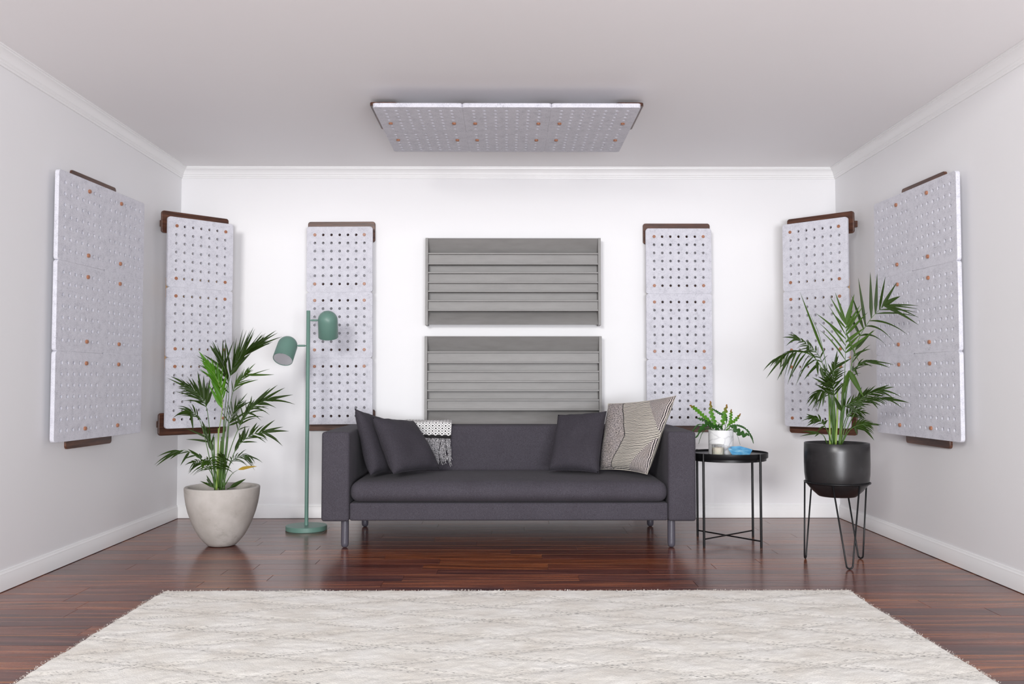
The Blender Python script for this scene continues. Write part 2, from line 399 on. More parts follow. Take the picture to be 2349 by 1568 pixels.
def soft_box(name, a, b, r, mat, parent, n=18, crown=(0, 0, 0), front=0.0, wob=0.0, seed=1):
    """rounded box; crown pushes the faces outward along each axis"""
    c = Vector([(a[i]+b[i])/2 for i in range(3)]); h = Vector([(b[i]-a[i])/2 for i in range(3)])
    bm = bmesh.new(); bmesh.ops.create_cube(bm, size=2)
    bmesh.ops.subdivide_edges(bm, edges=bm.edges[:], cuts=n, use_grid_fill=True)
    import mathutils
    for v in bm.verts:
        q = v.co.copy(); p = Vector()
        for i in range(3):   # crowd the rows towards the rounded ends
            e = min(0.49, r/h[i]*1.0); x = q[i]; s = abs(x)
            kk = 0.6
            y = s/kk*(1-e) if s < kk else (1-e) + (s-kk)/(1-kk)*e
            p[i] = math.copysign(y, x)*h[i]
        inner = Vector([max(-(h[i]-r), min(h[i]-r, p[i])) for i in range(3)])
        d = p - inner
        if d.length > 1e-6 and d.length > 0: 
            mx = max(abs(d.x), abs(d.y), abs(d.z))
            d = d.normalized()*mx
        p = inner + d
        g = [max(0, 1-(p[i]/h[i])**4) for i in range(3)]
        g2 = [max(0, 1-(p[i]/h[i])**2) for i in range(3)]
        o = Vector((crown[0]*g2[1]*g2[2]*p.x/h.x, crown[1]*g[0]*g2[2]*p.y/h.y, crown[2]*g[0]*g2[1]*p.z/h.z))
        p += o
        if wob:
            nz = mathutils.noise.noise((p+c)*7.0 + Vector((seed, 0, 0)))
            p += p.normalized()*nz*wob
        v.co = p + c
    me = bpy.data.meshes.new(name); bm.to_mesh(me); bm.free()
    o = link(name, me, mat, parent); me.polygons.foreach_set('use_smooth', [True]*len(me.polygons))
    return o
def curve_mesh(name, loops, thick, bev=0.0):
    """flat outline with holes, extruded: z from 0 to thick"""
    cu = bpy.data.curves.new(name, 'CURVE'); cu.dimensions = '2D'; cu.fill_mode = 'BOTH'
    cu.extrude = thick/2 - bev; cu.bevel_depth = bev; cu.bevel_resolution = 1
    for lp in loops:
        sp = cu.splines.new('POLY'); sp.points.add(len(lp)-1); sp.use_cyclic_u = True
        for p, (x, y) in zip(sp.points, lp): p.co = (x, y, 0, 1)
    o = bpy.data.objects.new('tmp', cu); C.objects.link(o)
    dg = bpy.context.evaluated_depsgraph_get(); me = bpy.data.meshes.new_from_object(o.evaluated_get(dg))
    bpy.data.objects.remove(o); me.name = name
    me.transform(Matrix.Translation((0, 0, thick/2)))
    return me
def rrect(x0, y0, x1, y1, r, seg=5, notch=None):
    pts = []
    for cx, cy, a0 in ((x1-r, y1-r, 0), (x0+r, y1-r, 90), (x0+r, y0+r, 180), (x1-r, y0+r, 270)):
        for k in range(seg+1):
            a = R(a0 + 90*k/seg); pts.append((cx + r*math.cos(a), cy + r*math.sin(a)))
        if notch and a0 == 0: pts += [(notch, y1), (0, y1-notch*0.8), (-notch, y1)]
        if notch and a0 == 180: pts += [(-notch, y0), (0, y0+notch*0.8), (notch, y0)]
    return pts

# ------------------------------------------------------------ room
XL, XR, YB, ZC = -2.204, 2.238, 0.052, 2.362
def shell(name, a, b, mat):
    m = MB(); m.box(a, b); return tag(m.build(name, M[mat]), kind='structure')
shell('wall_back', (XL-0.1, YB, -0.02), (XR+0.1, YB+0.1, ZC+0.1), 'wall')
shell('wall_left', (XL-0.1, -4.3, -0.02), (XL, YB, ZC+0.1), 'wall')
shell('wall_right', (XR, -4.3, -0.02), (XR+0.1, YB, ZC+0.1), 'wall')
shell('ceiling', (XL, -3.05, ZC), (XR, YB, ZC+0.08), 'ceiling')
NROW = 32; PW = 0.128; YF = YB - NROW*PW
m = MB(); m.box((XL, YF, -0.05), (XR, YB, -0.014)); m.box((XL-1.5, -8.0, -0.05), (XR+1.5, YF, 0.0))
fl = m.build('floor', [M['floor_far']]); tag(fl, kind='structure')

def plank_mesh(L):
    e = 0.0005; c = 0.0010; m = MB(); x1 = L-e; y0, y1 = e, PW-e
    vs = [(e, y0, -0.013), (x1, y0, -0.013), (x1, y1, -0.013), (e, y1, -0.013),
          (e, y0, -c), (x1, y0, -c), (x1, y1, -c), (e, y1, -c),
          (e+c, y0+c, 0), (x1-c, y0+c, 0), (x1-c, y1-c, 0), (e+c, y1-c, 0)]
    fs = [(3, 2, 1, 0), (8, 9, 10, 11)]
    for q in (0, 4):
        for k in range(4): fs.append((q+k, q+(k+1) % 4, q+4+(k+1) % 4, q+4+k))
    m.add(vs, fs); o = m.build('plank', M['plank'], fl); C.objects.unlink(o); me = o.data; bpy.data.objects.remove(o)
    return me
lens = [0.62, 0.82, 1.02, 1.22, 1.42, 1.62]; pm = {L: plank_mesh(L) for L in lens}
rp = random.Random(21); lastend = 0
for r in range(NROW):
    x = XL - rp.uniform(0, 1.0); y = YF + r*PW
    first = True
    while x < XR - 0.02:
        L = rp.choice(lens)
        if x + L > XR - 0.3 or first:
            if first: L = max(0.35, (x + L) - XL); x = XL
            if x + L > XR - 0.3: L = XR - x
            me = plank_mesh(L)
        else: me = pm[L]
        first = False
        o = link('plank', me, None, fl); o.location = (x, y, 0)
        x += L

# crown moulding and baseboards, mitred at the corners
def sweep(name, prof, side, mat, y_start):
    """prof = (out, z) list; side back/left/right"""
    m = MB(); n = len(prof)
    if side == 'back': ends = [[(XL+p, YB-p, z) for p, z in prof], [(XR-p, YB-p, z) for p, z in prof]]
    elif side == 'left': ends = [[(XL+p, y_start, z) for p, z in prof], [(XL+p, YB-p, z) for p, z in prof]]
    else: ends = [[(XR-p, y_start, z) for p, z in prof], [(XR-p, YB-p, z) for p, z in prof]]
    m.add(ends[0]+ends[1], [(k, (k+1) % n, n+(k+1) % n, n+k) for k in range(n)] + [tuple(range(n)), tuple(range(n, 2*n))])
    o = m.build(name, M[mat]); tag(o, kind='structure'); fix(o, True, 28); return o
crown = [(0, ZC-0.0005), (0, ZC-0.074), (0.008, ZC-0.074), (0.010, ZC-0.066), (0.014, ZC-0.062), (0.015, ZC-0.054), (0.019, ZC-0.050),
         (0.021, ZC-0.042), (0.026, ZC-0.031), (0.034, ZC-0.021), (0.043, ZC-0.015), (0.044, ZC-0.009), (0.049, ZC-0.008), (0.049, ZC-0.0005)]
base = [(0, 0.003), (0.013, 0.003), (0.013, 0.066), (0.011, 0.070), (0.0105, 0.077), (0.006, 0.083), (0.005, 0.089), (0, 0.090)]
for i, sd in enumerate(('back', 'left', 'right')):
    sweep('trim_%d' % (i+1), crown, sd, 'trim', -3.05)
    sweep('baseboard_' + sd, base, sd, 'trim', -4.3)

# ------------------------------------------------------------ felt acoustic panels
U = 0.438; P = U/8; GAP = 0.0012; FT = 0.021
def circ(cx, cy, r, n=16): return [(cx + r*math.cos(2*PI*k/n), cy + r*math.sin(2*PI*k/n)) for k in range(n)]
def tile_mesh(w):
    W2 = w*U/2 - GAP; H2 = U/2 - GAP; loops = [rrect(-W2, -H2, W2, H2, 0.016, 5, 0.006 if w == 2 else None)]
    cols = [i for i in range(1, 8)] if w == 1 else [i for i in range(1, 16) if i != 8]
    for i in cols:
        for j in range(1, 8): loops.append(circ(-w*U/2 + i*P, -U/2 + j*P, 0.0100))
    me = curve_mesh('felt_tile', loops, FT, 0.0012); me.materials.clear(); me.materials.append(M['felt']); return me
TILE = {1: tile_mesh(1), 2: tile_mesh(2)}
def peg_mesh(L):
    m = MB(); r = 0.0102
    m.lathe([(0.0001, L), (r-0.0015, L), (r, L-0.0015), (r, 0), (0.0001, 0)], 16)
    o = m.build('peg', M['peg'], None, True, 30); C.objects.unlink(o); me = o.data; bpy.data.objects.remove(o); return me
PEGS = {}
def acoustic_panel(label, loc, mat3, w, depth, gap=0.062):
    """local x across, local y along the row of three tiles, local z out into the room; origin on the wall side"""
    root = empty('acoustic_panel', (0, 0, 0)); root.matrix_world = Matrix.Translation(loc) @ mat3
    tag(root, label, 'wall panel', 'grey perforated felt panels on walnut brackets')
    zf = depth - FT; LEN = 3*U
    # walnut end plates, with rounded corners
    PH = 0.134; ov = 0.043; th = 0.018
    pz = max(0.004, zf - gap - th)
    for s in (1, -1):
        y1 = s*(LEN/2 + ov); y0 = y1 - s*PH
        me = curve_mesh('bracket_board', [rrect(-U/2-0.004, min(y0, y1), U/2+0.004, max(y0, y1), 0.014)], th, 0.003)
        o = link('bracket_board', me, M['walnut'], root); o.location = (0, 0, pz); fix(o, True, 30)
        if abs(loc[0]) < 1.3:
            bevel_box('mounting_cleat', (-0.12, s*(LEN/2-0.06)-0.02, 0.0), (0.12, s*(LEN/2-0.06)+0.02, pz), 0.001, M['lightwood'], root, 1)
    for s in (1, -1):   # pale cross rails behind the joints between tiles
        b = bevel_box('cross_rail', (-U/2+0.016, s*U/2-0.064, zf-0.040), (U/2-0.016, s*U/2+0.064, zf-0.028), 0.002, M['lightwood' if w == 1 and abs(loc[0]) > 1.3 else 'walnut'], root, 1)
    L = round(depth + (0.009 if w == 2 else 0.005) - pz - th, 4)
    if L not in PEGS: PEGS[L] = peg_mesh(L)
    for k in range(3):
        yc = (1-k)*U
        t = link('felt_tile', TILE[w], None, root); t.location = (0, yc, zf)
        for sx in (-1, 1):
            for sy in (1, -1):
                p = link('peg', PEGS[L], None, t); p.location = (sx*3*P, sy*3*P, pz + th - zf); p.rotation_euler = (0, 0, random.uniform(0, 6))
    return root
def frame(x, y, z):
    x, y, z = Vector(x).normalized(), Vector(y).normalized(), Vector(z).normalized()
    return Matrix((x, y, z)).transposed().to_4x4()
UPV = (0, 0, 1)
D1 = 0.098
# back wall
zc_l = 1.287; zc_r = 1.277
acoustic_panel('narrow grey perforated felt panel on the back wall behind the green floor lamp', (-1.110, YB, zc_l), frame((1, 0, 0.0), (-0.012, 0, 1), (0, -1, 0)), 1, D1)
acoustic_panel('narrow grey perforated felt panel on the back wall above the right sofa arm', (1.149, YB, zc_r), frame((1, 0, 0), (0, 0, 1), (0, -1, 0)), 1, D1)
# corners, at 45 degrees
def corner(label, pl, pr, z, d):
    pl, pr = Vector(pl+(0,)), Vector(pr+(0,)); xd = (pr-pl).normalized(); nz = xd.cross(Vector((0, 0, 1)))
    mid = (pl+pr)/2 - nz*d; mid.z = z
    root = acoustic_panel(label, mid, frame(xd, (0, 0, 1), nz), 1, d)
    # standoff blocks that carry the bracket boards off the two walls
    inv = root.matrix_world.inverted(); pz = max(0.004, d - FT - 0.062 - 0.018)
    for zs in (z + 1.5*U - 0.02, z - 1.5*U + 0.02):
        for sx in (-1, 1):
            A = root.matrix_world @ Vector((sx*(U/2-0.115), 0, pz)); B = root.matrix_world @ Vector((sx*(U/2-0.155), 0, pz))
            toback = (A.y > mid.y)
            def wp(p): return Vector((p.x, YB, 0)) if toback else Vector((XL if p.x < 0 else XR, p.y, 0))
            q = [A, B, wp(B), wp(A)]; m = MB()
            m.add([inv @ Vector((p.x, p.y, zs-0.02)) for p in q] + [inv @ Vector((p.x, p.y, zs+0.02)) for p in q],
                  [(0, 1, 2, 3), (4, 5, 6, 7)] + [(k, (k+1) % 4, 4+(k+1) % 4, 4+k) for k in range(4)])
            m.build('standoff_block', M['walnut'], root)
    return root
corner('narrow grey felt panel set across the left corner behind the palm in the concrete pot', (-2.094, -0.475), (-1.784, -0.165), 1.280, D1)
corner('narrow grey felt panel set across the right corner behind the palm in the black pot', (1.806, -0.170), (2.116, -0.480), 1.280, D1)
# side walls
def sidep(label, near, far, z, d):
    near, far = Vector(near+(0,)), Vector(far+(0,)); left = near.x < 0
    xd = (far-near).normalized() if left else (near-far).normalized()
    nz = xd.cross(Vector((0, 0, 1))); mid = (near+far)/2 - nz*d; mid.z = z
    return acoustic_panel(label, mid, frame(xd, (0, 0, 1), nz), 2, d)
sidep('wide grey perforated felt panel on the left wall', (-2.150, -1.745), (-2.085, -0.872), 1.280, 0.082)
sidep('wide grey perforated felt panel on the right wall beside the palm', (2.174, -1.738), (2.128, -0.866), 1.280, 0.082)
acoustic_panel('grey perforated felt panel mounted flat under the ceiling', (0.001, -1.255, ZC), frame((0, -1, 0), (-1, 0, 0), (0, 0, -1)), 2, 0.108, 0.052)

# ------------------------------------------------------------ grey slatted wall diffusers
def diffuser(label, x0, x1, ztop, zbot, depths):
    root = empty('slatted_wall_diffuser', ((x0+x1)/2, YB, zbot)); tag(root, label, 'wall rack', 'grey wooden slatted racks above the sofa')
    hw = (x1-x0)/2; H = ztop-zbot; DP = 0.105; st = 0.018; bt = 0.010
    for s in (-1, 1):
        bevel_box('side_board', (min(s*hw, s*(hw-st)), -DP, 0), (max(s*hw, s*(hw-st)), -0.0005, H), 0.0012, M['greywood'], root, 1)
    iw = hw - st - 0.0005
    # fins: heights measured from the bottom, as fractions of the height
    fz = [0.821, 0.704, 0.602, 0.490, 0.389, 0.281, 0.173]
    for f in fz:
        bevel_box('slat', (-iw, -DP+0.003, f*H-bt/2), (iw, -0.012, f*H+bt/2), 0.001, M['greywood'], root, 1)
    for k in range(6):
        d = depths[k]
        bevel_box('back_board', (-iw, -d-0.008, fz[k+1]*H+bt/2), (iw, -d, fz[k]*H-bt/2), 0.0008, M['greywood'], root, 1)
    for s in (0, 1):   # sloping boards at top and bottom
        m = MB()
        if s == 0: ya, za, yb, zb = -DP+0.006, H-0.001, -0.030, fz[0]*H+bt/2
        else: ya, za, yb, zb = -0.030, fz[6]*H-bt/2, -DP+0.006, 0.006
        m.add([(-iw, ya, za), (iw, ya, za), (iw, yb, zb), (-iw, yb, zb), (-iw, ya+0.010, za), (iw, ya+0.010, za), (iw, yb+0.010, zb), (-iw, yb+0.010, zb)],
              [(0, 1, 2, 3), (4, 5, 6, 7), (0, 1, 5, 4), (2, 3, 7, 6), (0, 3, 7, 4), (1, 2, 6, 5)])
        m.build('sloping_board', M['greywood'], root)
    bevel_box('rear_board', (-iw, -0.010, 0.02), (iw, -0.0005, H-0.02), 0.001, M['greywood'], root, 1)
    return root
diffuser('upper grey wooden rack of horizontal slats on the back wall above the sofa', -0.540, 0.628, 1.868, 1.285, [0.074, 0.030, 0.066, 0.066, 0.030, 0.074])
diffuser('lower grey wooden rack of horizontal slats on the back wall, partly behind the sofa', -0.543, 0.632, 1.213, 0.625, [0.074, 0.030, 0.066, 0.066, 0.030, 0.074])

# ------------------------------------------------------------ sofa
sx0, sx1, sy0, sy1, AW = -1.011, 1.037, -1.095, -0.215, 0.152
cxs = (sx0+sx1)/2
sofa = empty('sofa', (cxs, (sy0+sy1)/2, 0)); tag(sofa, 'long charcoal grey fabric sofa with single seat cushion on round legs', 'sofa')
def SL(p): return (p[0]-cxs, p[1]-(sy0+sy1)/2, p[2])
def sb(nm, a, b, r, **k): return soft_box(nm, SL(a), SL(b), r, M["sofa"], sofa, **k)
sb('armrest', (sx0, sy0, 0.152), (sx0+AW, sy1, 0.638), 0.016, crown=(0.004, 0.004, 0.004))
sb('armrest', (sx1-AW, sy0, 0.152), (sx1, sy1, 0.640), 0.016, crown=(0.004, 0.004, 0.004))
sb('backrest', (sx0+AW-0.002, sy1-0.20, 0.16), (sx1-AW+0.002, sy1, 0.641), 0.022, crown=(0, 0.008, 0.002), n=22)
sb('base_rail', (sx0+AW+0.001, sy0+0.012, 0.154), (sx1-AW-0.001, sy1-0.205, 0.252), 0.012, crown=(0, 0.003, 0), n=22)
sb('seat_cushion', (sx0+AW+0.0015, sy0-0.004, 0.255), (sx1-AW-0.0015, sy1-0.205, 0.366), 0.050, crown=(0, 0.016, 0.012), n=26, wob=0.003)
legp = MB(); rr = 0.0215
prof = [(0.0001, 0.0), (0.010, 0.001), (0.017, 0.006), (rr-0.001, 0.014), (rr, 0.024), (rr, 0.153), (0.0001, 0.153)]
legp.lathe(prof, 24)
lo = legp.build('leg', M['legmetal'], sofa, True, 45)
for i, (lx, ly) in enumerate(((-0.892, -1.020), (0.912, -1.020), (-0.892, -0.300), (0.908, -0.300))):
    o = lo if i == 0 else link('leg', lo.data, None, sofa)
    o.location = SL((lx, ly, 0))

# ------------------------------------------------------------ cushions
def cushion(label, bl, br, tr, tl, thick, mat, pinch=0.03, seed=0, back=None, n=30, name='cushion', group='cushions on the sofa'):
    bl, br, tr, tl = map(Vector, (bl, br, tr, tl)); cen = (bl+br+tr+tl)/4
    nrm = (br-bl).cross(tl-bl).normalized()
    import mathutils
    root = empty(name, cen); tag(root, label, 'cushion', group)
    def sheet(sg):
        vs = []; uvs = []
        for j in range(n+1):
            for i in range(n+1):
                u, v = i/n, j/n; a, b = 2*u-1, 2*v-1
                # edges bow inwards between the corners
                pu = u + (-a)*pinch*(1-b*b)*abs(a)**3*0.9; pv = v + (-b)*pinch*(1-a*a)*abs(b)**3*0.9
                p = bl*(1-pu)*(1-pv) + br*pu*(1-pv) + tr*pu*pv + tl*(1-pu)*pv
                e = max(0.0, (1-abs(a)**3.0)*(1-abs(b)**3.0)); h = thick/2*e**0.46
                ns = mathutils.noise.noise(Vector((u*3.2+seed, v*3.2, seed*1.7))) 
                ns2 = mathutils.noise.noise(Vector((u*9+seed, v*4, seed)))
                rim = (1-e)**2*e**0.3
                h = max(0.0, h*(1+0.18*ns) + thick*0.09*ns2*rim)
                h *= (0.88 + 0.24*(1-v))
                p = p + nrm*h*sg
                vs.append(p-cen); uvs.append((u+0.0001, v+0.0001))
        fs = [(j*(n+1)+i, j*(n+1)+i+1, (j+1)*(n+1)+i+1, (j+1)*(n+1)+i) for j in range(n) for i in range(n)]
        return vs, fs, uvs
    m1 = MB(); m1.add(*sheet(1)); m2 = MB(); m2.add(*sheet(-1))
    if back is None:
        m1.add(*sheet(-1)); m1.build('cushion_cover', M[mat], root, True)
    else:
        m1.build('cushion_front', M[mat], root, True); m2.build('cushion_back', M[back], root, True)
    # piped seam around the edge
    es = []
    vs, _, _ = sheet(0.0)
    idx = list(range(0, n+1)) + [(n+1)*j+n for j in range(1, n+1)] + [(n+1)*n+i for i in range(n-1, -1, -1)] + [(n+1)*j for j in range(n-1, 0, -1)]
    m = MB(); m.tube([vs[i] for i in idx], 0.0014, 6, closed=True); m.build('seam', M[back or mat], root, True)
    return root
cushion('charcoal cushion wedged against the left sofa arm, behind another cushion', (-0.764, -0.945, 0.388), (-0.600, -0.625, 0.388), (-0.722, -0.53, 0.680), (-0.876, -0.820, 0.757), 0.112, 'cushion', seed=1)
cushion('charcoal cushion at the left, leaning back in front of another cushion and the throw', (-0.630, -0.99, 0.400), (-0.392, -0.715, 0.400), (-0.562, -0.590, 0.676), (-0.768, -0.865, 0.708), 0.135, 'cushion', seed=2)
cushion('charcoal cushion at the right, standing beside the patterned cushion', (0.243, -0.745, 0.392), (0.528, -0.84, 0.390), (0.598, -0.64, 0.736), (0.312, -0.565, 0.712), 0.135, 'cushion', seed=3)
cushion('large cushion with black and cream stripes and zigzags, leaning on the right arm', (0.558, -0.645, 0.390), (0.792, -0.945, 0.392), (0.945, -1.02, 0.835), (0.6200, -0.525, 0.778), 0.12, 'pattern', seed=5, back='ivory', pinch=0.03)

# ------------------------------------------------------------ throw
thr = empty('throw_blanket', (-0.48, -0.415, 0.655)); tag(thr, 'black and white diamond throw with a fringe, hung over the sofa back', 'throw')
def throw_sheet():
    import mathutils
    path = []   # (y, z) from the front hem up, over and down behind
    for k in range(9): path.append((-0.4415+0.002*k/8, 0.568+0.075*k/8))
    for k in range(1, 9):
        a = PI - PI/2*k/8; path.append((-0.4175+0.022*math.cos(a), 0.643+0.016*math.sin(a)+0.0))
    for k in range(1, 9): path.append((-0.4175+0.2*k/8, 0.659+0.004*math.sin(k)))
    path += [(-0.200, 0.655), (-0.192, 0.640), (-0.190, 0.55), (-0.190, 0.46)]
    ln = [0]
    for a, b in zip(path, path[1:]): ln.append(ln[-1] + math.dist(a, b))
    vs = []; uvs = []; nx = 30; th = []
    for j, ((y, z), l) in enumerate(zip(path, ln)):
        for i in range(nx+1):
            u = i/nx; x = -0.665 + 0.320*u
            ed = 1-(abs(2*u-1))**8
            w = mathutils.noise.noise(Vector((x*14, l*5, 0.3)))*0.006
            dx = 0.006*math.sin(l*14)*u
            n_out = 0.006*ed + w
            if j < 17: yy, zz = y - n_out*0.6 - 0.002, z + n_out*(j/16)**2 - 0.010*u*(1-min(1, j/10))
            else: yy, zz = y, z + n_out
            if j > 24: yy = y + 0.004; zz = z
            vs.append((x+dx+0.48, yy+0.415, zz-0.655)); uvs.append((x+2, l+0.0001))
    fs = [(j*(nx+1)+i, j*(nx+1)+i+1, (j+1)*(nx+1)+i+1, (j+1)*(nx+1)+i) for j in range(len(path)-1) for i in range(nx)]
    return vs, fs, uvs
m = MB(); m.add(*throw_sheet()); o = m.build('throw_cloth', M['throw'], thr, True)
sm = o.modifiers.new('thickness', 'SOLIDIFY'); sm.thickness = 0.003; sm.offset = -1
m = MB(); rf = random.Random(5)
for k in range(170):
    x = -0.66 + 0.312*rf.random(); z = 0.572 - 0.012*(x+0.66)/0.32; y = -0.4455 - rf.uniform(0, 0.012)
    L = rf.uniform(0.12, 0.182) if x > -0.5 else rf.uniform(0.08, 0.14); pts = []; dx = rf.uniform(-0.02, 0.03); ph = rf.uniform(0, 6)
    for i in range(9):
        s = i/8; pts.append((x + dx*s + 0.005*math.sin(ph+s*9) + 0.48, y - 0.006*math.sin(s*3+ph) - 0.008*s + 0.415, z - L*s - 0.655 + (0.012*max(0, s-0.85)*8*rf.random())))
    m.tube(pts, 0.0021, 5)
tag(m.build('fringe', M['fringe'], thr, True), 'twisted black and white yarn fringe', kind='stuff')

# ------------------------------------------------------------ floor lamp
LX, LY = -1.233, -0.43
lamp = empty('floor_lamp', (LX, LY, 0)); tag(lamp, 'sage green metal floor lamp with two domed heads left of the sofa', 'lamp')
m = MB(); m.lathe([(0.0001, 0), (0.123, 0), (0.1255, 0.003), (0.1255, 0.027), (0.123, 0.0295), (0.0001, 0.030)], 64); m.build('base', M['green'], lamp, True, 35)
m = MB(); m.lathe([(0.0118, 0.028), (0.0118, 1.352), (0.0108, 1.3535), (0.0001, 1.3535)], 24); m.build('pole', M['green'], lamp, True, 35)
def head(side, hz, cx, tilt, roll):
    m = MB(); x0 = side*0.0105; x1 = cx - side*0.060
    m.tube([(x0, 0, hz), (x0+side*0.008, 0, hz), (x0+side*0.0085, 0, hz), (x1-side*0.006, 0, hz), (x1-side*0.0055, 0, hz), (x1+side*0.004, 0, hz)], [0.0040, 0.0040, 0.0062, 0.0062, 0.0040, 0.0040], 14)
    m.build('arm', M['green'], lamp, True, 35)
    r = 0.0610; H = 0.172; prof = [(0.0001, H-0.0)]
    for k in range(1, 13):
        a = PI/2*k/12; prof.append((r*math.sin(a), (H-r)+r*math.cos(a)))
    prof += [(r, H-r), (r+0.0005, 0.002), (r-0.001, 0.0), (r-0.0025, 0.001), (r-0.0025, H-r)]
    mm = MB(); mm.lathe(prof, 48); sh = mm.build('lamp_shade', M['green'], lamp, True, 40)
    # pivot is on the side of the shade, 0.105 above its mouth
    rot = Matrix.Rotation(R(tilt), 4, 'X') @ Matrix.Rotation(R(roll), 4, 'Y')
    sh.matrix_local = Matrix.Translation((cx, 0, hz)) @ rot @ Matrix.Translation((0, 0, -0.112))
    d = MB(); d.lathe([(0.0001, 0.004), (r-0.0027, 0.004), (r-0.0027, 0.007), (0.0001, 0.007)], 40); d.build('diffuser', M['diffuser'], sh)
    for k in (90, 270):
        s = MB(); s.lathe([(0.0001, 0.0025), (0.002, 0.003), (0.002, 0.005), (0.0001, 0.005)], 10, cx=(r-0.008)*math.cos(R(k)), cy=(r-0.008)*math.sin(R(k))); s.build('screw', M['screw'], sh)
    for k in range(5):   # small vent holes in the crown of the dome
        a = 2*PI*k/5+0.3; rr = 0.024; z = (H-r)+math.sqrt(r*r-rr*rr)
        s = MB(); s.lathe([(0.0001, z+0.0006), (0.0016, z+0.0004), (0.0016, z-0.002)], 8, cx=rr*math.cos(a), cy=rr*math.sin(a)); s.build('vent_hole', M['black'], sh)
head(-1, 1.135, -0.128, -38, 6)
head(1, 1.293, 0.121, 22, 2)

# ------------------------------------------------------------ side table
TX, TY = 1.268, -0.853
tab = empty('side_table', (TX, TY, 0)); tag(tab, 'round black metal tray side table right of the sofa', 'table')
m = MB(); m.lathe([(0.0001, 0.495), (0.213, 0.495), (0.218, 0.484), (0.2225, 0.481), (0.2250, 0.484), (0.2255, 0.510), (0.2240, 0.511), (0.2225, 0.510), (0.2215, 0.502), (0.214, 0.4985), (0.0001, 0.4985)], 72); m.build('tray', M['black'], tab, True, 40)
m = MB(); m.lathe([(0.212, 0.466), (0.2150, 0.466), (0.2150, 0.4945), (0.212, 0.4945), (0.212, 0.466)], 64); m.build('support_ring', M['black'], tab, True, 40)
ang = [222, 306, 39, 126]; rl = 0.2320
tops = []
for a in ang:
    m = MB(); x, y = rl*math.cos(R(a)), rl*math.sin(R(a)); tops.append((x, y))
    m.tube([(x, y, 0.0), (x, y, 0.004), (x, y, 0.509), (x, y, 0.512)], [0.0064, 0.0069, 0.0069, 0.0058], 14); m.build('leg', M['black'], tab, True, 35)
for a, b, z in ((0, 2, 0.040), (1, 3, 0.034)):
    m = MB(); m.tube([(tops[a][0]*0.985, tops[a][1]*0.985, z), (tops[b][0]*0.985, tops[b][1]*0.985, z)], 0.0042, 10); m.build('cross_bar', M['black'], tab, True, 35)
TZ = 0.4987

# marble pot and fishbone cactus
CX, CY = 1.228, -0.865
cac = empty('potted_fishbone_cactus', (CX, CY, TZ)); tag(cac, 'fishbone cactus with zigzag leaves in a white marble pot on the side table', 'plant')
m = MB(); m.lathe([(0.0001, 0), (0.068, 0), (0.0705, 0.003), (0.0705, 0.136), (0.069, 0.138), (0.066, 0.138), (0.0645, 0.136), (0.0645, 0.118), (0.0645, 0.012), (0.0001, 0.012)], 56); m.build('pot', M['marble'], cac, True, 35)
m = MB(); m.lathe([(0.0001, 0.118), (0.0643, 0.116)], 32); m.build('soil', M['soil'], cac)
cactus_data = [  # centreline in tenths of a drawing unit, half width, depth reach (m), material
    ([(800, 870), (620, 690), (400, 500), (240, 370), (115, 300)], 56, -0.05, 1),
    ([(850, 880), (740, 760), (690, 620), (640, 460), (625, 210)], 66, 0.00, 1),
    ([(960, 860), (1000, 600), (850, 490), (700, 380)], 36, 0.05, 0),
    ([(890, 860), (900, 740), (920, 660), (960, 500), (1020, 290)], 72, 0.02, 1),
    ([(980, 860), (1060, 680), (1075, 550), (1075, 390)], 46, -0.02, 1),
    ([(920, 870), (1060, 730), (1200, 650), (1340, 500)], 50, 0.03, 1),
    ([(960, 870), (1060, 770), (1250, 765), (1420, 850), (1530, 1020), (1570, 1165)], 30, -0.02, 0),
    ([(980, 860), (1080, 775), (1200, 880), (1300, 945), (1435, 965)], 86, -0.06, 0),
    ([(1000, 870), (1060, 850), (1140, 900), (1190, 1010), (1218, 1185)], 6, -0.07, 0),
    ([(860, 870), (680, 740), (500, 650), (350, 600)], 46, 0.04, 0),
    ([(800, 870), (640, 740), (540, 720), (420, 790), (300, 900)], 66, -0.05, 0),
    ([(760, 870), (560, 830), (420, 920), (350, 1050), (300, 1160)], 9, -0.06, 0),
    ([(740, 870), (420, 740), (270, 830), (215, 960), (235, 1040)], 22, 0.02, 0),
    ([(740, 870), (520, 840), (370, 910), (300, 1000), (220, 1045)], 24, -0.03, 0),
    ([(870, 880), (760, 820), (640, 770), (560, 770)], 70, -0.02, 0),
    ([(890, 870), (880, 780), (760, 680), (620, 690)], 7, 0.03, 0),
    ([(980, 870), (950, 760), (860, 735), (760, 745)], 7, -0.03, 0),
    ([(900, 880), (860, 820), (780, 770), (740, 800)], 50, -0.04, 0),
    ([(950, 870), (1000, 840), (1040, 810)], 22, -0.03, 1)]
def spline(pts, n):
    """Catmull-Rom through 3D points"""
    P_ = [Vector(p) for p in pts]; P_ = [P_[0]*2-P_[1]] + P_ + [P_[-1]*2-P_[-2]]; out = []; m = len(P_)-3
    for i in range(n+1):
        t = i/n*m; k = min(int(t), m-1); f = t-k; a, b, c, d = P_[k:k+4]
        out.append(0.5*((2*b) + (c-a)*f + (2*a-5*b+4*c-d)*f*f + (3*b-a-3*c+d)*f**3))
    return out
rc = random.Random(3)
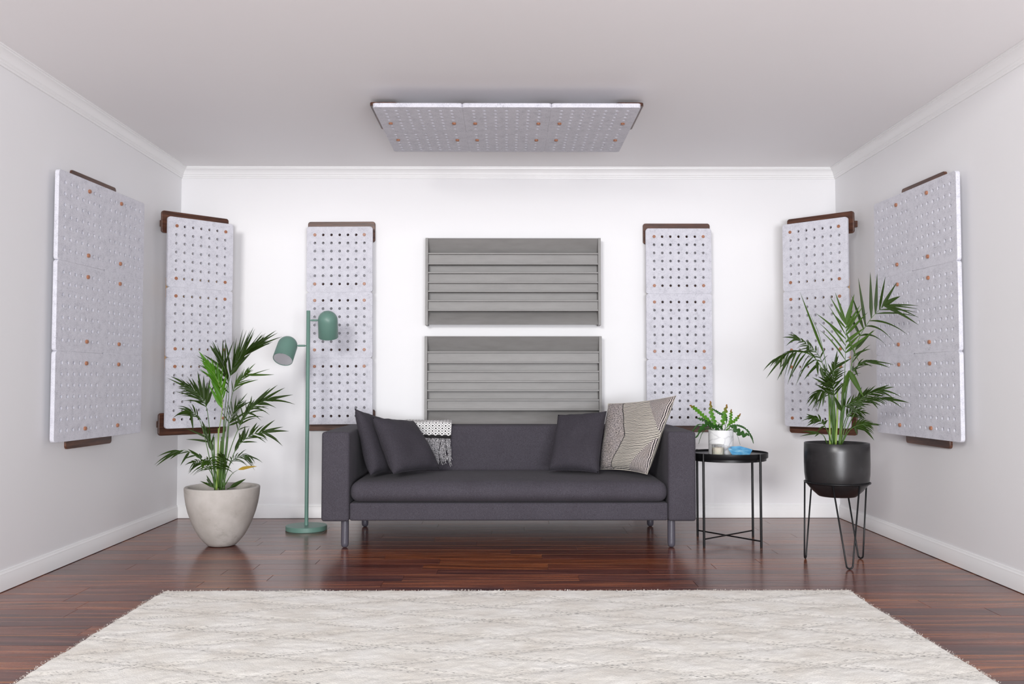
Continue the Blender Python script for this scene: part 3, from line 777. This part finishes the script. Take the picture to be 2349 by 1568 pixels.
for pts, hw, dep, mi in cactus_data:
    k = 1/9.8/402; n = 44
    q = [((x-855)*k, dep*(i/(len(pts)-1))**1.2 + (-0.0), 0.138 - (y-862)*k*1.0) for i, (x, y) in enumerate(pts)]
    q[0] = (q[0][0]*0.6, 0.0, 0.119)
    c = spline(q, n); tot = sum((b-a).length for a, b in zip(c, c[1:])); W_ = hw*k*0.92
    if hw < 12:
        m = MB(); m.tube(c, [max(0.0006, W_*(1.15-0.6*i/n)) for i in range(n+1)], 6, mi=0); m.build('trailing_stem', M['cactus'], cac, True); continue
    m = MB(); vs = []; uvs = []; run = 0; lobe = max(0.0085, W_*1.45); ph = rc.random()
    for i, p in enumerate(c):
        if i: run += (c[i]-c[i-1]).length
        t = (c[min(i+1, n)] - c[max(i-1, 0)]).normalized(); up = Vector((0, 1, 0))
        sd = t.cross(up).normalized()
        s = i/n; env = min(1, max(0.06, (s-0.15)/0.2))*(1-0.75*max(0, s-0.8)/0.2)
        def lw(o_): 
            x_ = (run/lobe + o_ + ph) % 1.0
            return 0.12 + 0.88*math.sin(PI*x_**0.8)**0.7
        a, b = W_*env*lw(0), W_*env*lw(0.5)
        tw = up*0.25
        vs += [p + (sd+tw*0.6)*a, p + (sd+tw)*a*0.5, p - up*0.0008, p - (sd-tw)*b*0.5, p - (sd-tw*0.6)*b]
        uvs += [(0, s+.001), (.25, s+.001), (.5, s+.001), (.75, s+.001), (1, s+.001)]
    fs = [(i*5+j, i*5+j+1, i*5+j+6, i*5+j+5) for i in range(n) for j in range(4)]
    m.add(vs, fs, uvs); m.build('leaf', M['cactustip' if mi else 'cactus'], cac, True)

# candle
cand = empty('glass_candle', (1.186, -0.975, TZ)); tag(cand, 'cream candle in a clear glass on the black side table', 'candle')
m = MB(); m.lathe([(0.0001, 0), (0.0325, 0), (0.0345, 0.002), (0.0345, 0.063), (0.0340, 0.0635), (0.0325, 0.063), (0.0325, 0.0042), (0.0001, 0.004)], 40); m.build('glass', M['glass'], cand, True, 40)
m = MB(); m.lathe([(0.0001, 0.0046), (0.0322, 0.0046), (0.0322, 0.046), (0.0312, 0.0450), (0.0001, 0.0445)], 36); m.build('wax', M['wax'], cand, True, 40)
m = MB(); m.tube([(0, 0, 0.044), (0.001, 0, 0.054)], 0.0008, 6); m.build('wick', M['wick'], cand)

# blue faceted bowl
bw = empty('faceted_bowl', (1.303, -1.004, TZ)); tag(bw, 'pale blue faceted ceramic bowl on the black side table', 'bowl')
top = [(-0.073, -0.018, 0.044), (-0.010, -0.062, 0.041), (0.060, -0.026, 0.034), (0.072, 0.012, 0.036), (0.012, 0.060, 0.052), (-0.042, 0.048, 0.050)]
bot = [(-0.046, -0.022, 0), (-0.012, -0.044, 0), (0.040, -0.026, 0), (0.042, 0.010, 0), (0.006, 0.032, 0), (-0.030, 0.026, 0)]
inn = [(x*0.93, y*0.92, z-0.0005) for x, y, z in top]; ib = [(x*0.85, y*0.85, 0.006) for x, y, z in bot]
m = MB(); n = 6; m.add(top+bot+inn+ib,
    [(i, (i+1) % n, n+(i+1) % n, n+i) for i in range(n)] + [(i, (i+1) % n, 2*n+(i+1) % n, 2*n+i) for i in range(n)] +
    [(2*n+i, 2*n+(i+1) % n, 3*n+(i+1) % n, 3*n+i) for i in range(n)] + [tuple(range(n, 2*n)), tuple(range(3*n, 4*n))])
m.build('bowl_body', M['blue'], bw)

# ------------------------------------------------------------ palms
def leaflet(m, base, d, L, w, droop, mi, nseg=7, curl=0.0):
    """folded strap leaf starting at base, heading d, bending down under its weight"""
    d = d.normalized(); side = d.cross(Vector((0, 1, 0)))
    if side.length < 0.2: side = Vector((1, 0, 0))
    side = side.normalized(); nrm = side.cross(d).normalized()
    vs = []; uvs = []
    rot = curl
    for i in range(nseg+1):
        s = i/nseg
        p = base + d*(L*s) + Vector((0, 0, -droop*L*s*s))
        ww = w*0.5*(min(1, 0.25+s*3.2))*(1-s**1.9) + 0.00025
        sd = (side*math.cos(rot) + nrm*math.sin(rot)); fold = (nrm*math.cos(rot) - side*math.sin(rot))
        vs += [p + sd*ww + fold*ww*0.35, p, p - sd*ww + fold*ww*0.35]; uvs += [(0, s+.001), (.5, s+.001), (1, s+.001)]
    m.add(vs, [(i*3+j, i*3+j+1, i*3+j+4, i*3+j+3) for i in range(nseg) for j in range(2)], uvs, mi)

def palm(root, k, org, fronds, stems, seed):
    """drawing units -> metres with k; org = (x, y) of the drawing that stands over the root; z0 = height of org"""
    ox, oy, oz = org; rnd = random.Random(seed)
    def V(p): return Vector(((p[0]-ox)*k, p[2] if len(p) > 2 else 0, oz - (p[1]-oy)*k))
    for f in fronds:
        pts, n, t0, L, aL, aR, droop, wd, mat = f[:9]; extra = f[9] if len(f) > 9 else []
        c = spline([V(p) for p in pts], 28); m = MB(); N = len(c)-1; n = int(n*1.35+0.5); L *= 1.12; wd *= 0.62; droop *= 1.5
        for i in range(n):
            s = t0 + (1-t0)*(i+0.5)/n; x = s*N; a = int(min(x, N-1)); fr = x-a
            b = c[a]*(1-fr) + c[a+1]*fr; T = (c[a+1]-c[a]).normalized()
            S_ = T.cross(Vector((0, 1, 0))); S_ = S_.normalized() if S_.length > 0.05 else Vector((1, 0, 0))
            rel = (s-t0)/(1-t0); env = 0.55 + 0.45*math.sin(PI*min(1, rel*0.95+0.15)); env *= (1-0.35*rel)
            for sd, ang in ((1, aR), (-1, aL)):
                if ang is None: continue
                g = R(ang*(1-0.45*rel) + rnd.uniform(-7, 7))
                d = T*math.cos(g) + S_*(sd*math.sin(g)) + Vector((0, rnd.uniform(-0.35, 0.25), rnd.uniform(-0.05, 0.05)))
                leaflet(m, b, d, L*k*env*rnd.uniform(0.85, 1.12), wd*k*rnd.uniform(0.8, 1.1), droop*rnd.uniform(0.6, 1.4), 0, curl=rnd.uniform(-0.9, 0.9))
        # leaf at the very tip
        T = (c[-1]-c[-3]).normalized()
        if n: leaflet(m, c[-1], T, L*k*0.6, wd*k*1.1, droop*0.7, 0)
        for (p0, p1, bend, w) in extra:
            a, b = V(p0), V((min(p1[0], 2112), p1[1])); a2 = min(c, key=lambda q: (q.x-a.x)**2+(q.z-a.z)**2)
            b.y += a2.y; a = a2; d = b-a; l = d.length; d2 = d + Vector((0, 0, bend*l))
            leaflet(m, a, d2, d2.length, w*k, bend*l/max(1e-4, d2.length), 0, nseg=9, curl=rnd.uniform(-0.4, 0.4))
        fo = m.build('frond', M[mat], root, True)
        m = MB(); m.tube(c, [0.0031*(1-0.78*i/N) for i in range(N+1)], 6); m.build('rachis', M['stempale' if mat == 'palmbright' else 'stem'], fo, True)
    for pts, r, mat in stems:
        c = spline([V(p) for p in pts], 16); m = MB()
        m.tube(c, [r*(1.15-0.5*i/16) for i in range(17)], 8); m.build('stem', M[mat], root, True)

# left palm, concrete pot
PX, PY = -1.591, -0.955
pl = empty('potted_palm', (PX, PY, 0)); tag(pl, 'areca palm in a round pale concrete pot in the left corner', 'plant')
prof = [(0.0001, 0.002), (0.066, 0.002), (0.078, 0.006), (0.096, 0.024), (0.122, 0.055), (0.145, 0.095), (0.166, 0.142), (0.183, 0.190), (0.194, 0.235), (0.2015, 0.280), (0.2045, 0.318),
        (0.2040, 0.325), (0.201, 0.3285), (0.186, 0.3285), (0.1835, 0.326), (0.181, 0.300), (0.170, 0.265), (0.0001, 0.262)]
m = MB(); m.lathe(prof, 80); m.build('pot', M['concrete'], pl, True, 50)
m = MB(); m.lathe([(0.0001, 0.284), (0.08, 0.280), (0.176, 0.271)], 40); m.build('soil', M['soil'], pl, True)
kL = 1/406.0; OL = (516, 1122, 0.303)
LF = [
 ([(508, 1115, 0), (515, 1000, 0), (524, 880, 0.02), (545, 825, 0.03), (585, 790, 0.03)], 13, 0.55, 88, 14, 22, 0.05, 7.5, 'palm',
   [((558, 812), (635, 762), 0.12, 7), ((562, 812), (645, 771), 0.12, 6), ((530, 850), (545, 787), 0.05, 7), ((535, 850), (575, 808), 0.1, 10), ((527, 860), (562, 812), 0.0, 12)]),
 ([(506, 1115, 0), (510, 1000, -0.03), (520, 925, -0.05), (512, 875, -0.07), (492, 838, -0.08)], 9, 0.52, 66, 22, 20, 0.12, 10, 'palmbright',
   [((520, 925), (492, 870), 0.0, 9), ((518, 935), (487, 880), 0.0, 9), ((515, 920), (468, 812), 0.05, 8), ((517, 900), (476, 818), 0.05, 9)]),
 ([(509, 1115, 0), (516, 1000, 0.02), (528, 900, 0.0), (522, 850, -0.02), (512, 825, -0.02)], 5, 0.6, 75, 14, 12, 0.05, 8, 'palm',
   [((510, 838), (485, 792), 0.1, 11), ((510, 832), (515, 777), 0.02, 6), ((512, 845), (540, 782), 0.15, 5), ((527, 875), (515, 820), 0.05, 9), ((515, 850), (470, 812), 0.12, 7), ((519, 870), (455, 815), 0.15, 7), ((516, 885), (457, 835), 0.15, 7), ((508, 895), (458, 847), 0.2, 6)]),
 ([(500, 1112, 0), (487, 1000, 0), (475, 935, 0.02), (458, 905, 0.02), (425, 880, 0.02)], 9, 0.50, 60, 30, 30, 0.14, 7.5, 'palm',
   [((460, 912), (440, 866), 0.02, 9), ((462, 915), (453, 850), 0.02, 9), ((467, 922), (467, 860), 0.02, 9), ((475, 928), (482, 865), 0.02, 9), ((478, 930), (492, 880), 0.0, 9), ((455, 905), (384, 866), 0.1, 6), ((460, 912), (408, 885), 0.1, 5), ((466, 920), (402, 897), 0.15, 4.5), ((468, 925), (420, 918), 0.2, 4)]),
 ([(498, 1112, 0), (484, 1040, 0), (470, 970, -0.03), (458, 948, -0.05), (448, 941, -0.06)], 4, 0.6, 42, 30, 40, 0.2, 7, 'palm',
   [((449, 942), (409, 957), 0.5, 7), ((448, 944), (456, 985), 0.0, 7), ((460, 950), (473, 962), 0.1, 6), ((455, 945), (418, 930), 0.5, 4)]),
 ([(500, 1115, 0), (490, 1068, -0.02), (470, 1045, -0.06), (445, 1028, -0.09), (428, 1030, -0.10)], 3, 0.5, 26, None, 40, 0.2, 6, 'palm',
   [((432, 1028), (376, 1060), 0.35, 6), ((430, 1029), (380, 1063), 0.2, 6), ((433, 1027), (382, 1042), 0.35, 6), ((436, 1027), (410, 1048), 0.1, 6), ((448, 1034), (432, 1062), 0.1, 6), ((472, 1052), (444, 1026), 0.1, 9), ((472, 1050), (470, 1036), 0.2, 9)]),
 ([(502, 1115, 0), (494, 1045, 0), (485, 1010, 0), (476, 985, 0)], 4, 0.5, 40, 30, 14, 0.1, 8, 'palm',
   [((482, 1014), (432, 1006), 0.15, 5.5), ((480, 1003), (430, 980), 0.05, 5), ((494, 1030), (476, 990), 0.05, 9), ((495, 1032), (487, 1002), 0.0, 9)]),
 ([(512, 1115, 0), (532, 1040, -0.02), (556, 980, -0.04), (585, 935, -0.05), (622, 915, -0.06)], 7, 0.45, 48, 34, 46, 0.16, 6.5, 'palm',
   [((590, 930), (644, 882), 0.15, 7), ((585, 935), (628, 888), 0.15, 7), ((600, 924), (661, 888), 0.1, 7), ((580, 942), (613, 900), 0.1, 7), ((572, 955), (592, 914), 0.08, 8), ((566, 962), (582, 918), 0.05, 8), ((615, 920), (680, 904), 0.1, 7), ((620, 918), (685, 926), 0.25, 6), ((600, 925), (642, 934), 0.4, 5), ((585, 938), (627, 950), 0.5, 5), ((578, 950), (608, 963), 0.5, 5), ((563, 970), (550, 948), 0.1, 6), ((561, 974), (568, 948), 0.0, 7)]),
 ([(514, 1115, 0), (538, 1040, 0.02), (556, 1012, 0.03), (580, 995, 0.03), (605, 990, 0.03)], 5, 0.45, 42, 36, 40, 0.15, 7, 'palm',
   [((595, 992), (631, 962), 0.15, 7), ((575, 1000), (590, 968), 0.2, 7), ((605, 990), (663, 988), 0.12, 7), ((600, 991), (650, 978), 0.12, 6), ((602, 992), (649, 1022), 0.3, 7), ((600, 994), (640, 1010), 0.4, 5), ((592, 994), (615, 1011), 0.4, 4), ((560, 1008), (562, 975), 0.0, 8), ((535, 1030), (556, 992), 0.0, 9), ((557, 1018), (549, 990), 0.1, 8)]),
 ([(512, 1112, 0.02), (520, 1000, 0.04), (528, 905, 0.06), (545, 870, 0.08), (560, 850, 0.09)], 6, 0.5, 40, 30, 26, 0.1, 4.5, 'palmmid',
   [((535, 885), (587, 870), 0.1, 5), ((570, 873), (622, 858), -0.05, 6), ((555, 872), (612, 845), 0.05, 3), ((530, 888), (546, 858), 0.2, 6), ((546, 858), (562, 862), 0.2, 3), ((536, 895), (565, 845), 0.1, 4)]),
 ([(514, 1112, 0.03), (520, 1020, 0.05), (522, 975, 0.06), (530, 945, 0.07), (542, 925, 0.08)], 6, 0.5, 48, 34, 34, 0.08, 4.5, 'palm',
   [((522, 972), (570, 938), 0.05, 6), ((526, 975), (565, 958), 0.0, 6), ((528, 950), (562, 916), 0.1, 5), ((530, 942), (575, 918), 0.1, 4), ((524, 940), (545, 920), 0.2, 5)]),
 ([(508, 1115, -0.01), (508, 1075, -0.06), (506, 1050, -0.14), (500, 1046, -0.20)], 8, 0.35, 36, 62, 66, 0.35, 7, 'palmmid', []),
 ([(512, 1115, -0.01), (518, 1075, -0.05), (528, 1045, -0.12), (540, 1036, -0.18)], 8, 0.35, 34, 60, 66, 0.35, 7, 'palm', []),
 ([(505, 1115, 0.0), (494, 1075, -0.05), (482, 1055, -0.10), (470, 1052, -0.14)], 7, 0.35, 34, 56, 60, 0.3, 6, 'palm', []),
 ([(514, 1115, 0.02), (528, 1065, 0.03), (548, 1046, 0.04), (575, 1048, 0.05)], 8, 0.4, 38, 40, 40, 0.35, 4.5, 'palm', [((560, 1044), (580, 1062), 0.2, 8)]),
 ([(500, 1116, 0), (488, 1108, -0.02), (484, 1100, -0.03)], 0, 0.5, 20, None, None, 0, 5, 'palm',
   [((498, 1112), (466, 1100), 0.05, 7), ((495, 1110), (481, 1086), 0.02, 7), ((497, 1113), (480, 1095), 0.0, 9)]),
 ([(528, 1118, 0), (540, 1112, -0.03), (548, 1107, -0.04)], 0, 0.5, 20, None, None, 0, 5, 'palm', [((538, 1115), (572, 1094), 0.05, 10)]),
 ([(520, 1112, 0), (540, 1084, -0.03), (558, 1072, -0.05)], 0, 0.5, 20, None, None, 0, 5, 'palmyellow', [((558, 1073), (600, 1065), 0.15, 8)]),
]
LS = [([(500, 1122, 0), (497, 1060, 0), (495, 1000, 0)], 0.0058, 'stem'), ([(504, 1122, -0.01), (506, 1060, -0.01), (508, 980, -0.02)], 0.0055, 'stempale'),
      ([(509, 1122, 0.01), (511, 1060, 0.01), (512, 1000, 0.01)], 0.0065, 'stem'), ([(513, 1122, 0), (516, 1050, 0), (518, 960, 0)], 0.0060, 'stem'),
      ([(518, 1122, 0.01), (520, 1070, 0.01), (524, 1000, 0.02)], 0.0058, 'stem'), ([(507, 1122, 0.02), (505, 1070, 0.02), (509, 1010, 0.02)], 0.0050, 'stempale')]
palm(pl, kL, OL, LF, LS, 11)

# right palm, black pot in its stand
QX, QY = 1.680, -1.452
pr = empty('potted_palm', (QX, QY, 0)); tag(pr, 'tall areca palm in a burnished black pot held by a wire stand', 'plant')
prof = [(0.0001, 0.334), (0.090, 0.334), (0.096, 0.338), (0.124, 0.364), (0.149, 0.394), (0.1545, 0.412), (0.1590, 0.450), (0.1605, 0.500), (0.1600, 0.560), (0.1590, 0.602), (0.1575, 0.604),
        (0.1535, 0.604), (0.1520, 0.602), (0.1510, 0.560), (0.0001, 0.555)]
m = MB(); m.lathe(prof, 80); m.build('pot', M['blackpot'], pr, True, 45)
m = MB(); m.lathe([(0.0001, 0.570), (0.1508, 0.564)], 40); m.build('soil', M['soil'], pr)
kR = 1/450.0; OR = (1918, 1016, 0.600)
RF = [
 ([(1926, 1016, 0), (1942, 900, 0), (1968, 790, 0), (1998, 735, 0), (2032, 700, 0.0)], 0, 0.5, 60, None, None, 0.2, 6, 'palm',
   [((1990, 745), (1974, 636), 0.03, 7), ((1997, 727), (2002, 622), 0.02, 8), ((2006, 717), (2018, 625), 0.02, 8), ((2018, 707), (2037, 632), 0.02, 8), ((2027, 702), (2063, 646), 0.02, 8), ((2032, 700), (2071, 678), 0.15, 12),
    ((2032, 700), (2134, 700), 0.10, 5), ((2036, 699), (2130, 728), 0.22, 5), ((2030, 702), (2128, 708), 0.10, 4), ((2040, 698), (2118, 745), 0.15, 8), ((2020, 708), (2110, 716), 0.16, 4), ((2010, 715), (2130, 726), 0.20, 4),
    ((1998, 735), (2087, 768), 0.42, 5), ((1990, 748), (2054, 784), 0.65, 5), ((1978, 770), (2038, 794), 0.75, 6), ((1985, 755), (1958, 676), 0.0, 8), ((1972, 770), (1948, 710), 0.05, 7),
    ((1965, 800), (2008, 756), 0.1, 8), ((1960, 815), (2000, 800), 0.3, 6), ((1955, 830), (2000, 790), 0.3, 4)]),
 ([(1924, 1016, 0), (1934, 900, -0.01), (1938, 820, -0.02), (1939, 745, -0.03)], 0, 0.5, 60, None, None, 0.2, 6, 'palmmid',
   [((1939, 745), (1903, 680), 0.02, 6), ((1939, 740), (1915, 671), 0.12, 7), ((1938, 740), (1959, 674), -0.05, 12), ((1940, 750), (1972, 700), -0.02, 7), ((1940, 760), (1978, 703), -0.02, 7), ((1941, 770), (1990, 716), 0.02, 7),
    ((1940, 785), (1985, 750), 0.05, 8), ((1940, 800), (1975, 765), 0.1, 7), ((1940, 805), (2008, 756), 0.02, 8), ((1941, 812), (1985, 775), 0.05, 7), ((1938, 755), (1906, 715), 0.05, 5), ((1938, 770), (1900, 700), 0.1, 4), ((1938, 780), (1870, 718), 0.12, 6), ((1938, 795), (1895, 737), 0.15, 4), ((1937, 810), (1878, 740), 0.2, 4), ((1936, 825), (1880, 757), 0.3, 4), ((1938, 745), (1955, 712), 0.3, 7), ((1938, 760), (1968, 830), -0.15, 5)]),
 ([(1908, 1016, 0), (1906, 900, 0), (1885, 780, 0.0), (1862, 720, 0.0)], 0, 0.5, 60, None, None, 0, 4, 'palmmid', [((1895, 805), (1839, 669), 0.0, 7)]),
 ([(1914, 1016, 0), (1902, 930, -0.02), (1880, 850, -0.05), (1850, 815, -0.08), (1805, 808, -0.10), (1770, 822, -0.11)], 8, 0.50, 56, 10, 72, 0.32, 7, 'palm',
   [((1790, 812), (1744, 842), 0.2, 5), ((1795, 812), (1745, 868), 0.15, 7), ((1805, 812), (1770, 872), 0.1, 7), ((1815, 812), (1776, 845), 0.1, 6), ((1868, 838), (1836, 872), 0.2, 8), ((1860, 830), (1868, 862), 0.2, 9), ((1875, 845), (1880, 868), 0.3, 9)]),
 ([(1911, 1016, 0), (1904, 900, 0.01), (1890, 825, 0.03), (1868, 795, 0.05), (1838, 772, 0.06)], 8, 0.45, 36, 46, 40, 0.30, 6, 'palm',
   [((1845, 775), (1805, 772), 0.2, 5), ((1842, 777), (1813, 792), 0.45, 6), ((1862, 790), (1862, 810), 0.0, 9), ((1845, 778), (1828, 762), 0.0, 6)]),
 ([(1910, 1016, -0.02), (1905, 930, -0.06), (1896, 885, -0.10), (1880, 872, -0.14)], 7, 0.45, 46, 40, 44, 0.12, 8, 'palm',
   [((1895, 890), (1850, 865), 0.05, 7), ((1897, 890), (1875, 867), 0.0, 8), ((1890, 905), (1857, 880), 0.1, 6)]),
 ([(1911, 1016, 0), (1904, 950, -0.03), (1893, 905, -0.06), (1870, 896, -0.09), (1852, 905, -0.11)], 8, 0.48, 42, 12, 64, 0.25, 6, 'palm',
   [((1870, 898), (1841, 932), 0.2, 7), ((1875, 898), (1866, 935), 0.1, 6), ((1880, 900), (1875, 932), 0.1, 6), ((1860, 900), (1838, 915), 0.3, 5)]),
 ([(1906, 1016, 0), (1892, 985, -0.03), (1872, 962, -0.05), (1855, 955, -0.06)], 5, 0.4, 30, 40, 44, 0.35, 7, 'palm',
   [((1870, 962), (1842, 948), 0.05, 8), ((1868, 960), (1830, 965), 0.45, 5), ((1872, 965), (1842, 976), 0.25, 6), ((1880, 972), (1892, 962), 0.2, 8)]),
 ([(1896, 1016, 0), (1884, 998, -0.03), (1872, 992, -0.04)], 0, 0.4, 26, None, None, 0.35, 5, 'palm',
   [((1875, 993), (1835, 987), 0.1, 6), ((1872, 992), (1828, 999), 0.1, 4), ((1872, 992), (1862, 1000), 0.1, 4)]),
 ([(1926, 1016, 0), (1942, 930, 0.02), (1955, 875, 0.04), (1978, 838, 0.05), (2004, 828, 0.05)], 4, 0.5, 36, 20, 30, 0.2, 6, 'palm',
   [((1980, 840), (2010, 826), 0.3, 6), ((2000, 828), (2053, 843), 0.2, 6), ((2005, 828), (2063, 836), 0.15, 4), ((1968, 852), (1966, 838), 0.1, 7), ((1976, 850), (1978, 862), 0.1, 6), ((1950, 835), (1980, 838), 0.4, 6)]),
 ([(1928, 1016, 0), (1944, 960, 0.0), (1962, 922, -0.02), (1985, 905, -0.03), (2015, 893, -0.04)], 8, 0.42, 46, 36, 30, 0.15, 7.5, 'palm',
   [((1968, 915), (1972, 888), 0.0, 8), ((1975, 915), (1987, 888), 0.0, 8), ((1995, 900), (2036, 882), 0.1, 7), ((2010, 895), (2064, 912), 0.35, 5), ((2005, 897), (2045, 914), 0.3, 6)]),
 ([(1930, 1016, 0), (1955, 965, 0.02), (1978, 930, 0.03), (2008, 916, 0.04), (2040, 914, 0.05)], 7, 0.42, 38, 24, 34, 0.2, 6, 'palm',
   [((2030, 915), (2096, 924), 0.15, 8), ((2030, 914), (2064, 912), 0.1, 5), ((2040, 916), (2082, 938), 0.3, 4), ((2005, 918), (2022, 938), 0.2, 5)]),
 ([(1927, 1016, -0.02), (1940, 985, -0.05), (1958, 972, -0.08), (1975, 970, -0.10)], 6, 0.4, 34, 40, 44, 0.2, 7, 'palm',
   [((1960, 975), (1990, 1007), 0.2, 8), ((1958, 973), (2008, 972), 0.12, 8), ((1950, 980), (1955, 996), 0.1, 6)]),
 ([(1928, 1016, 0.02), (1945, 960, 0.03), (1965, 945, 0.04), (1985, 945, 0.05)], 8, 0.35, 34, 42, 44, 0.2, 6, 'palm', []),
 ([(1920, 1016, -0.02), (1930, 900, -0.06), (1936, 850, -0.08)], 0, 0.5, 30, None, None, 0.1, 8, 'palmmid',
   [((1937, 848), (1969, 912), 0.0, 14), ((1935, 850), (1920, 915), 0.0, 11), ((1935, 855), (1918, 900), 0.05, 7)]),
 ([(1918, 1016, -0.03), (1924, 940, -0.05), (1940, 925, -0.07), (1955, 918, -0.08)], 6, 0.4, 34, 50, 50, 0.15, 8, 'palm', [((1938, 940), (1968, 922), 0.05, 11), ((1900, 940), (1905, 905), 0.0, 12)]),
 ([(1916, 1016, 0), (1910, 930, 0.0), (1912, 870, 0.01), (1922, 835, 0.02)], 8, 0.55, 40, 44, 44, 0.15, 7, 'palm', [((1935, 850), (1926, 802), 0.0, 7), ((1938, 850), (1960, 820), 0.0, 7), ((1900, 825), (1925, 826), 0.5, 6), ((1918, 850), (1895, 880), 0.4, 7)]),
 ([(1912, 1016, -0.01), (1900, 940, -0.02), (1895, 890, -0.03), (1890, 850, -0.03)], 7, 0.6, 34, 44, 44, 0.25, 7, 'palm', []),
]
RS = [([(1903, 1022, 0), (1903, 960, 0), (1902, 920, 0)], 0.0052, 'stempale'), ([(1908, 1022, 0), (1912, 960, 0), (1913, 900, 0)], 0.0055, 'stem'),
      ([(1914, 1022, -0.01), (1919, 950, -0.01), (1920, 890, -0.01)], 0.0055, 'stempale'), ([(1918, 1022, 0.01), (1917, 960, 0.01), (1914, 890, 0.01)], 0.0050, 'stem'),
      ([(1925, 1022, 0), (1930, 960, 0), (1934, 880, 0)], 0.0060, 'stempale'), ([(1930, 1022, 0.01), (1931, 970, 0.01), (1938, 900, 0.01)], 0.0058, 'stem'),
      ([(1922, 1022, -0.02), (1926, 950, -0.02), (1936, 860, -0.02)], 0.0048, 'stem')]
palm(pr, kR, OR, RF, RS, 23)

# wire plant stand
st = empty('plant_stand', (QX, QY, 0)); tag(st, 'black wire plant stand with three hairpin legs, holding the black pot', 'plant stand')
m = MB(); RG = 0.1585; m.tube([(RG*math.cos(2*PI*k/64), RG*math.sin(2*PI*k/64), 0.404) for k in range(64)], 0.0042, 10, closed=True); m.build('ring', M['black'], st, True)
for a, rf_ in ((146, 0.165), (267, 0.180), (31, 0.172)):
    fx, fy = rf_*math.cos(R(a)), rf_*math.sin(R(a)); da = 24
    ta = (RG*math.cos(R(a-da)), RG*math.sin(R(a-da)), 0.401); tb = (RG*math.cos(R(a+da)), RG*math.sin(R(a+da)), 0.401)
    tx, ty = -math.sin(R(a)), math.cos(R(a)); pts = [ta]; rr = 0.0155; foot = Vector((fx, fy, 0.0042+rr))
    for k in range(11):
        g = PI + PI*k/10   # left to right round the bottom
        pts.append(foot + Vector((tx, ty, 0))*(rr*math.cos(g)) + Vector((0, 0, 1))*(rr*math.sin(g)))
    pts.append(Vector(tb))
    pts = [Vector(p) for p in pts]
    m = MB(); m.tube(pts, 0.0042, 10); m.build('hairpin_leg', M['black'], st, True)

# ------------------------------------------------------------ rug
import mathutils
rug = empty('rug', (0.0, -3.0, 0)); tag(rug, 'cream wool rug with a dotted diamond lattice in front of the sofa', 'rug')
rx0, rx1, ry0, ry1 = -1.492, 1.492, -3.95, -2.102
nx, ny = 300, 186; vs = []
def nz(x, y, s, o=0): return mathutils.noise.noise(Vector((x*s, y*s, o)))
for j in range(ny+1):
    for i in range(nx+1):
        u, v = i/nx, j/ny; x = rx0 + (rx1-rx0)*u; y = ry0 + (ry1-ry0)*v
        e = min(u*(rx1-rx0), (1-u)*(rx1-rx0), v*(ry1-ry0), (1-v)*(ry1-ry0))
        wx = 0.010*nz(0, y, 4, 3 + (i > nx/2)*9)+0.004*nz(0, y, 25, 5); wy = 0.006*nz(x, 0, 3, 7)+0.003*nz(x, 0, 22, 9)
        h = 0.013 + 0.0026*nz(x, y, 9) + 0.0022*nz(x, y, 30, 2) + 0.0022*nz(x, y, 75, 4)
        h = max(0.001, h*min(1.0, (e/0.02))**0.5) if e > 0 else 0.001
        vs.append((x + wx*(1 if i in (0, nx) or abs(2*u-1) > 0.9 else 0), y + 3.0 + wy*(1 if v > 0.9 or v < 0.1 else 0), h))
m = MB(); m.add(vs, [(j*(nx+1)+i, j*(nx+1)+i+1, (j+1)*(nx+1)+i+1, (j+1)*(nx+1)+i) for j in range(ny) for i in range(nx)])
m.build('rug_pile', M['rug'], rug, True)
# loose wool tufts along the edges
m = MB(); rt = random.Random(9)
for k in range(5200):
    q = rt.random()
    if q < 0.5: x = rt.uniform(rx0, rx1); y = ry1 + rt.uniform(-0.012, 0.003) + 0.006*nz(x, 0, 3, 7); d = Vector((rt.uniform(-0.6, 0.6), 1, 0))
    elif q < 0.75: y = rt.uniform(ry0, ry1); x = rx0 + 0.010*nz(0, y, 4, 3) + rt.uniform(-0.003, 0.012); d = Vector((-1, rt.uniform(-0.6, 0.6), 0))
    else: y = rt.uniform(ry0, ry1); x = rx1 + 0.010*nz(0, y, 4, 12) + rt.uniform(-0.012, 0.003); d = Vector((1, rt.uniform(-0.6, 0.6), 0))
    L = rt.uniform(0.0015, 0.0042); b = Vector((x, y+3.0, rt.uniform(0.002, 0.010))); s_ = d.normalized().cross(Vector((0, 0, 1)))*0.0012
    t_ = b + d.normalized()*L + Vector((0, 0, rt.uniform(-0.002, 0.006)))
    if t_.z < 0.001: t_.z = 0.001
    m.add([b-s_, b+s_, t_], [(0, 1, 2)])
tag(m.build('edge_tufts', M['rug'], rug), kind='stuff')
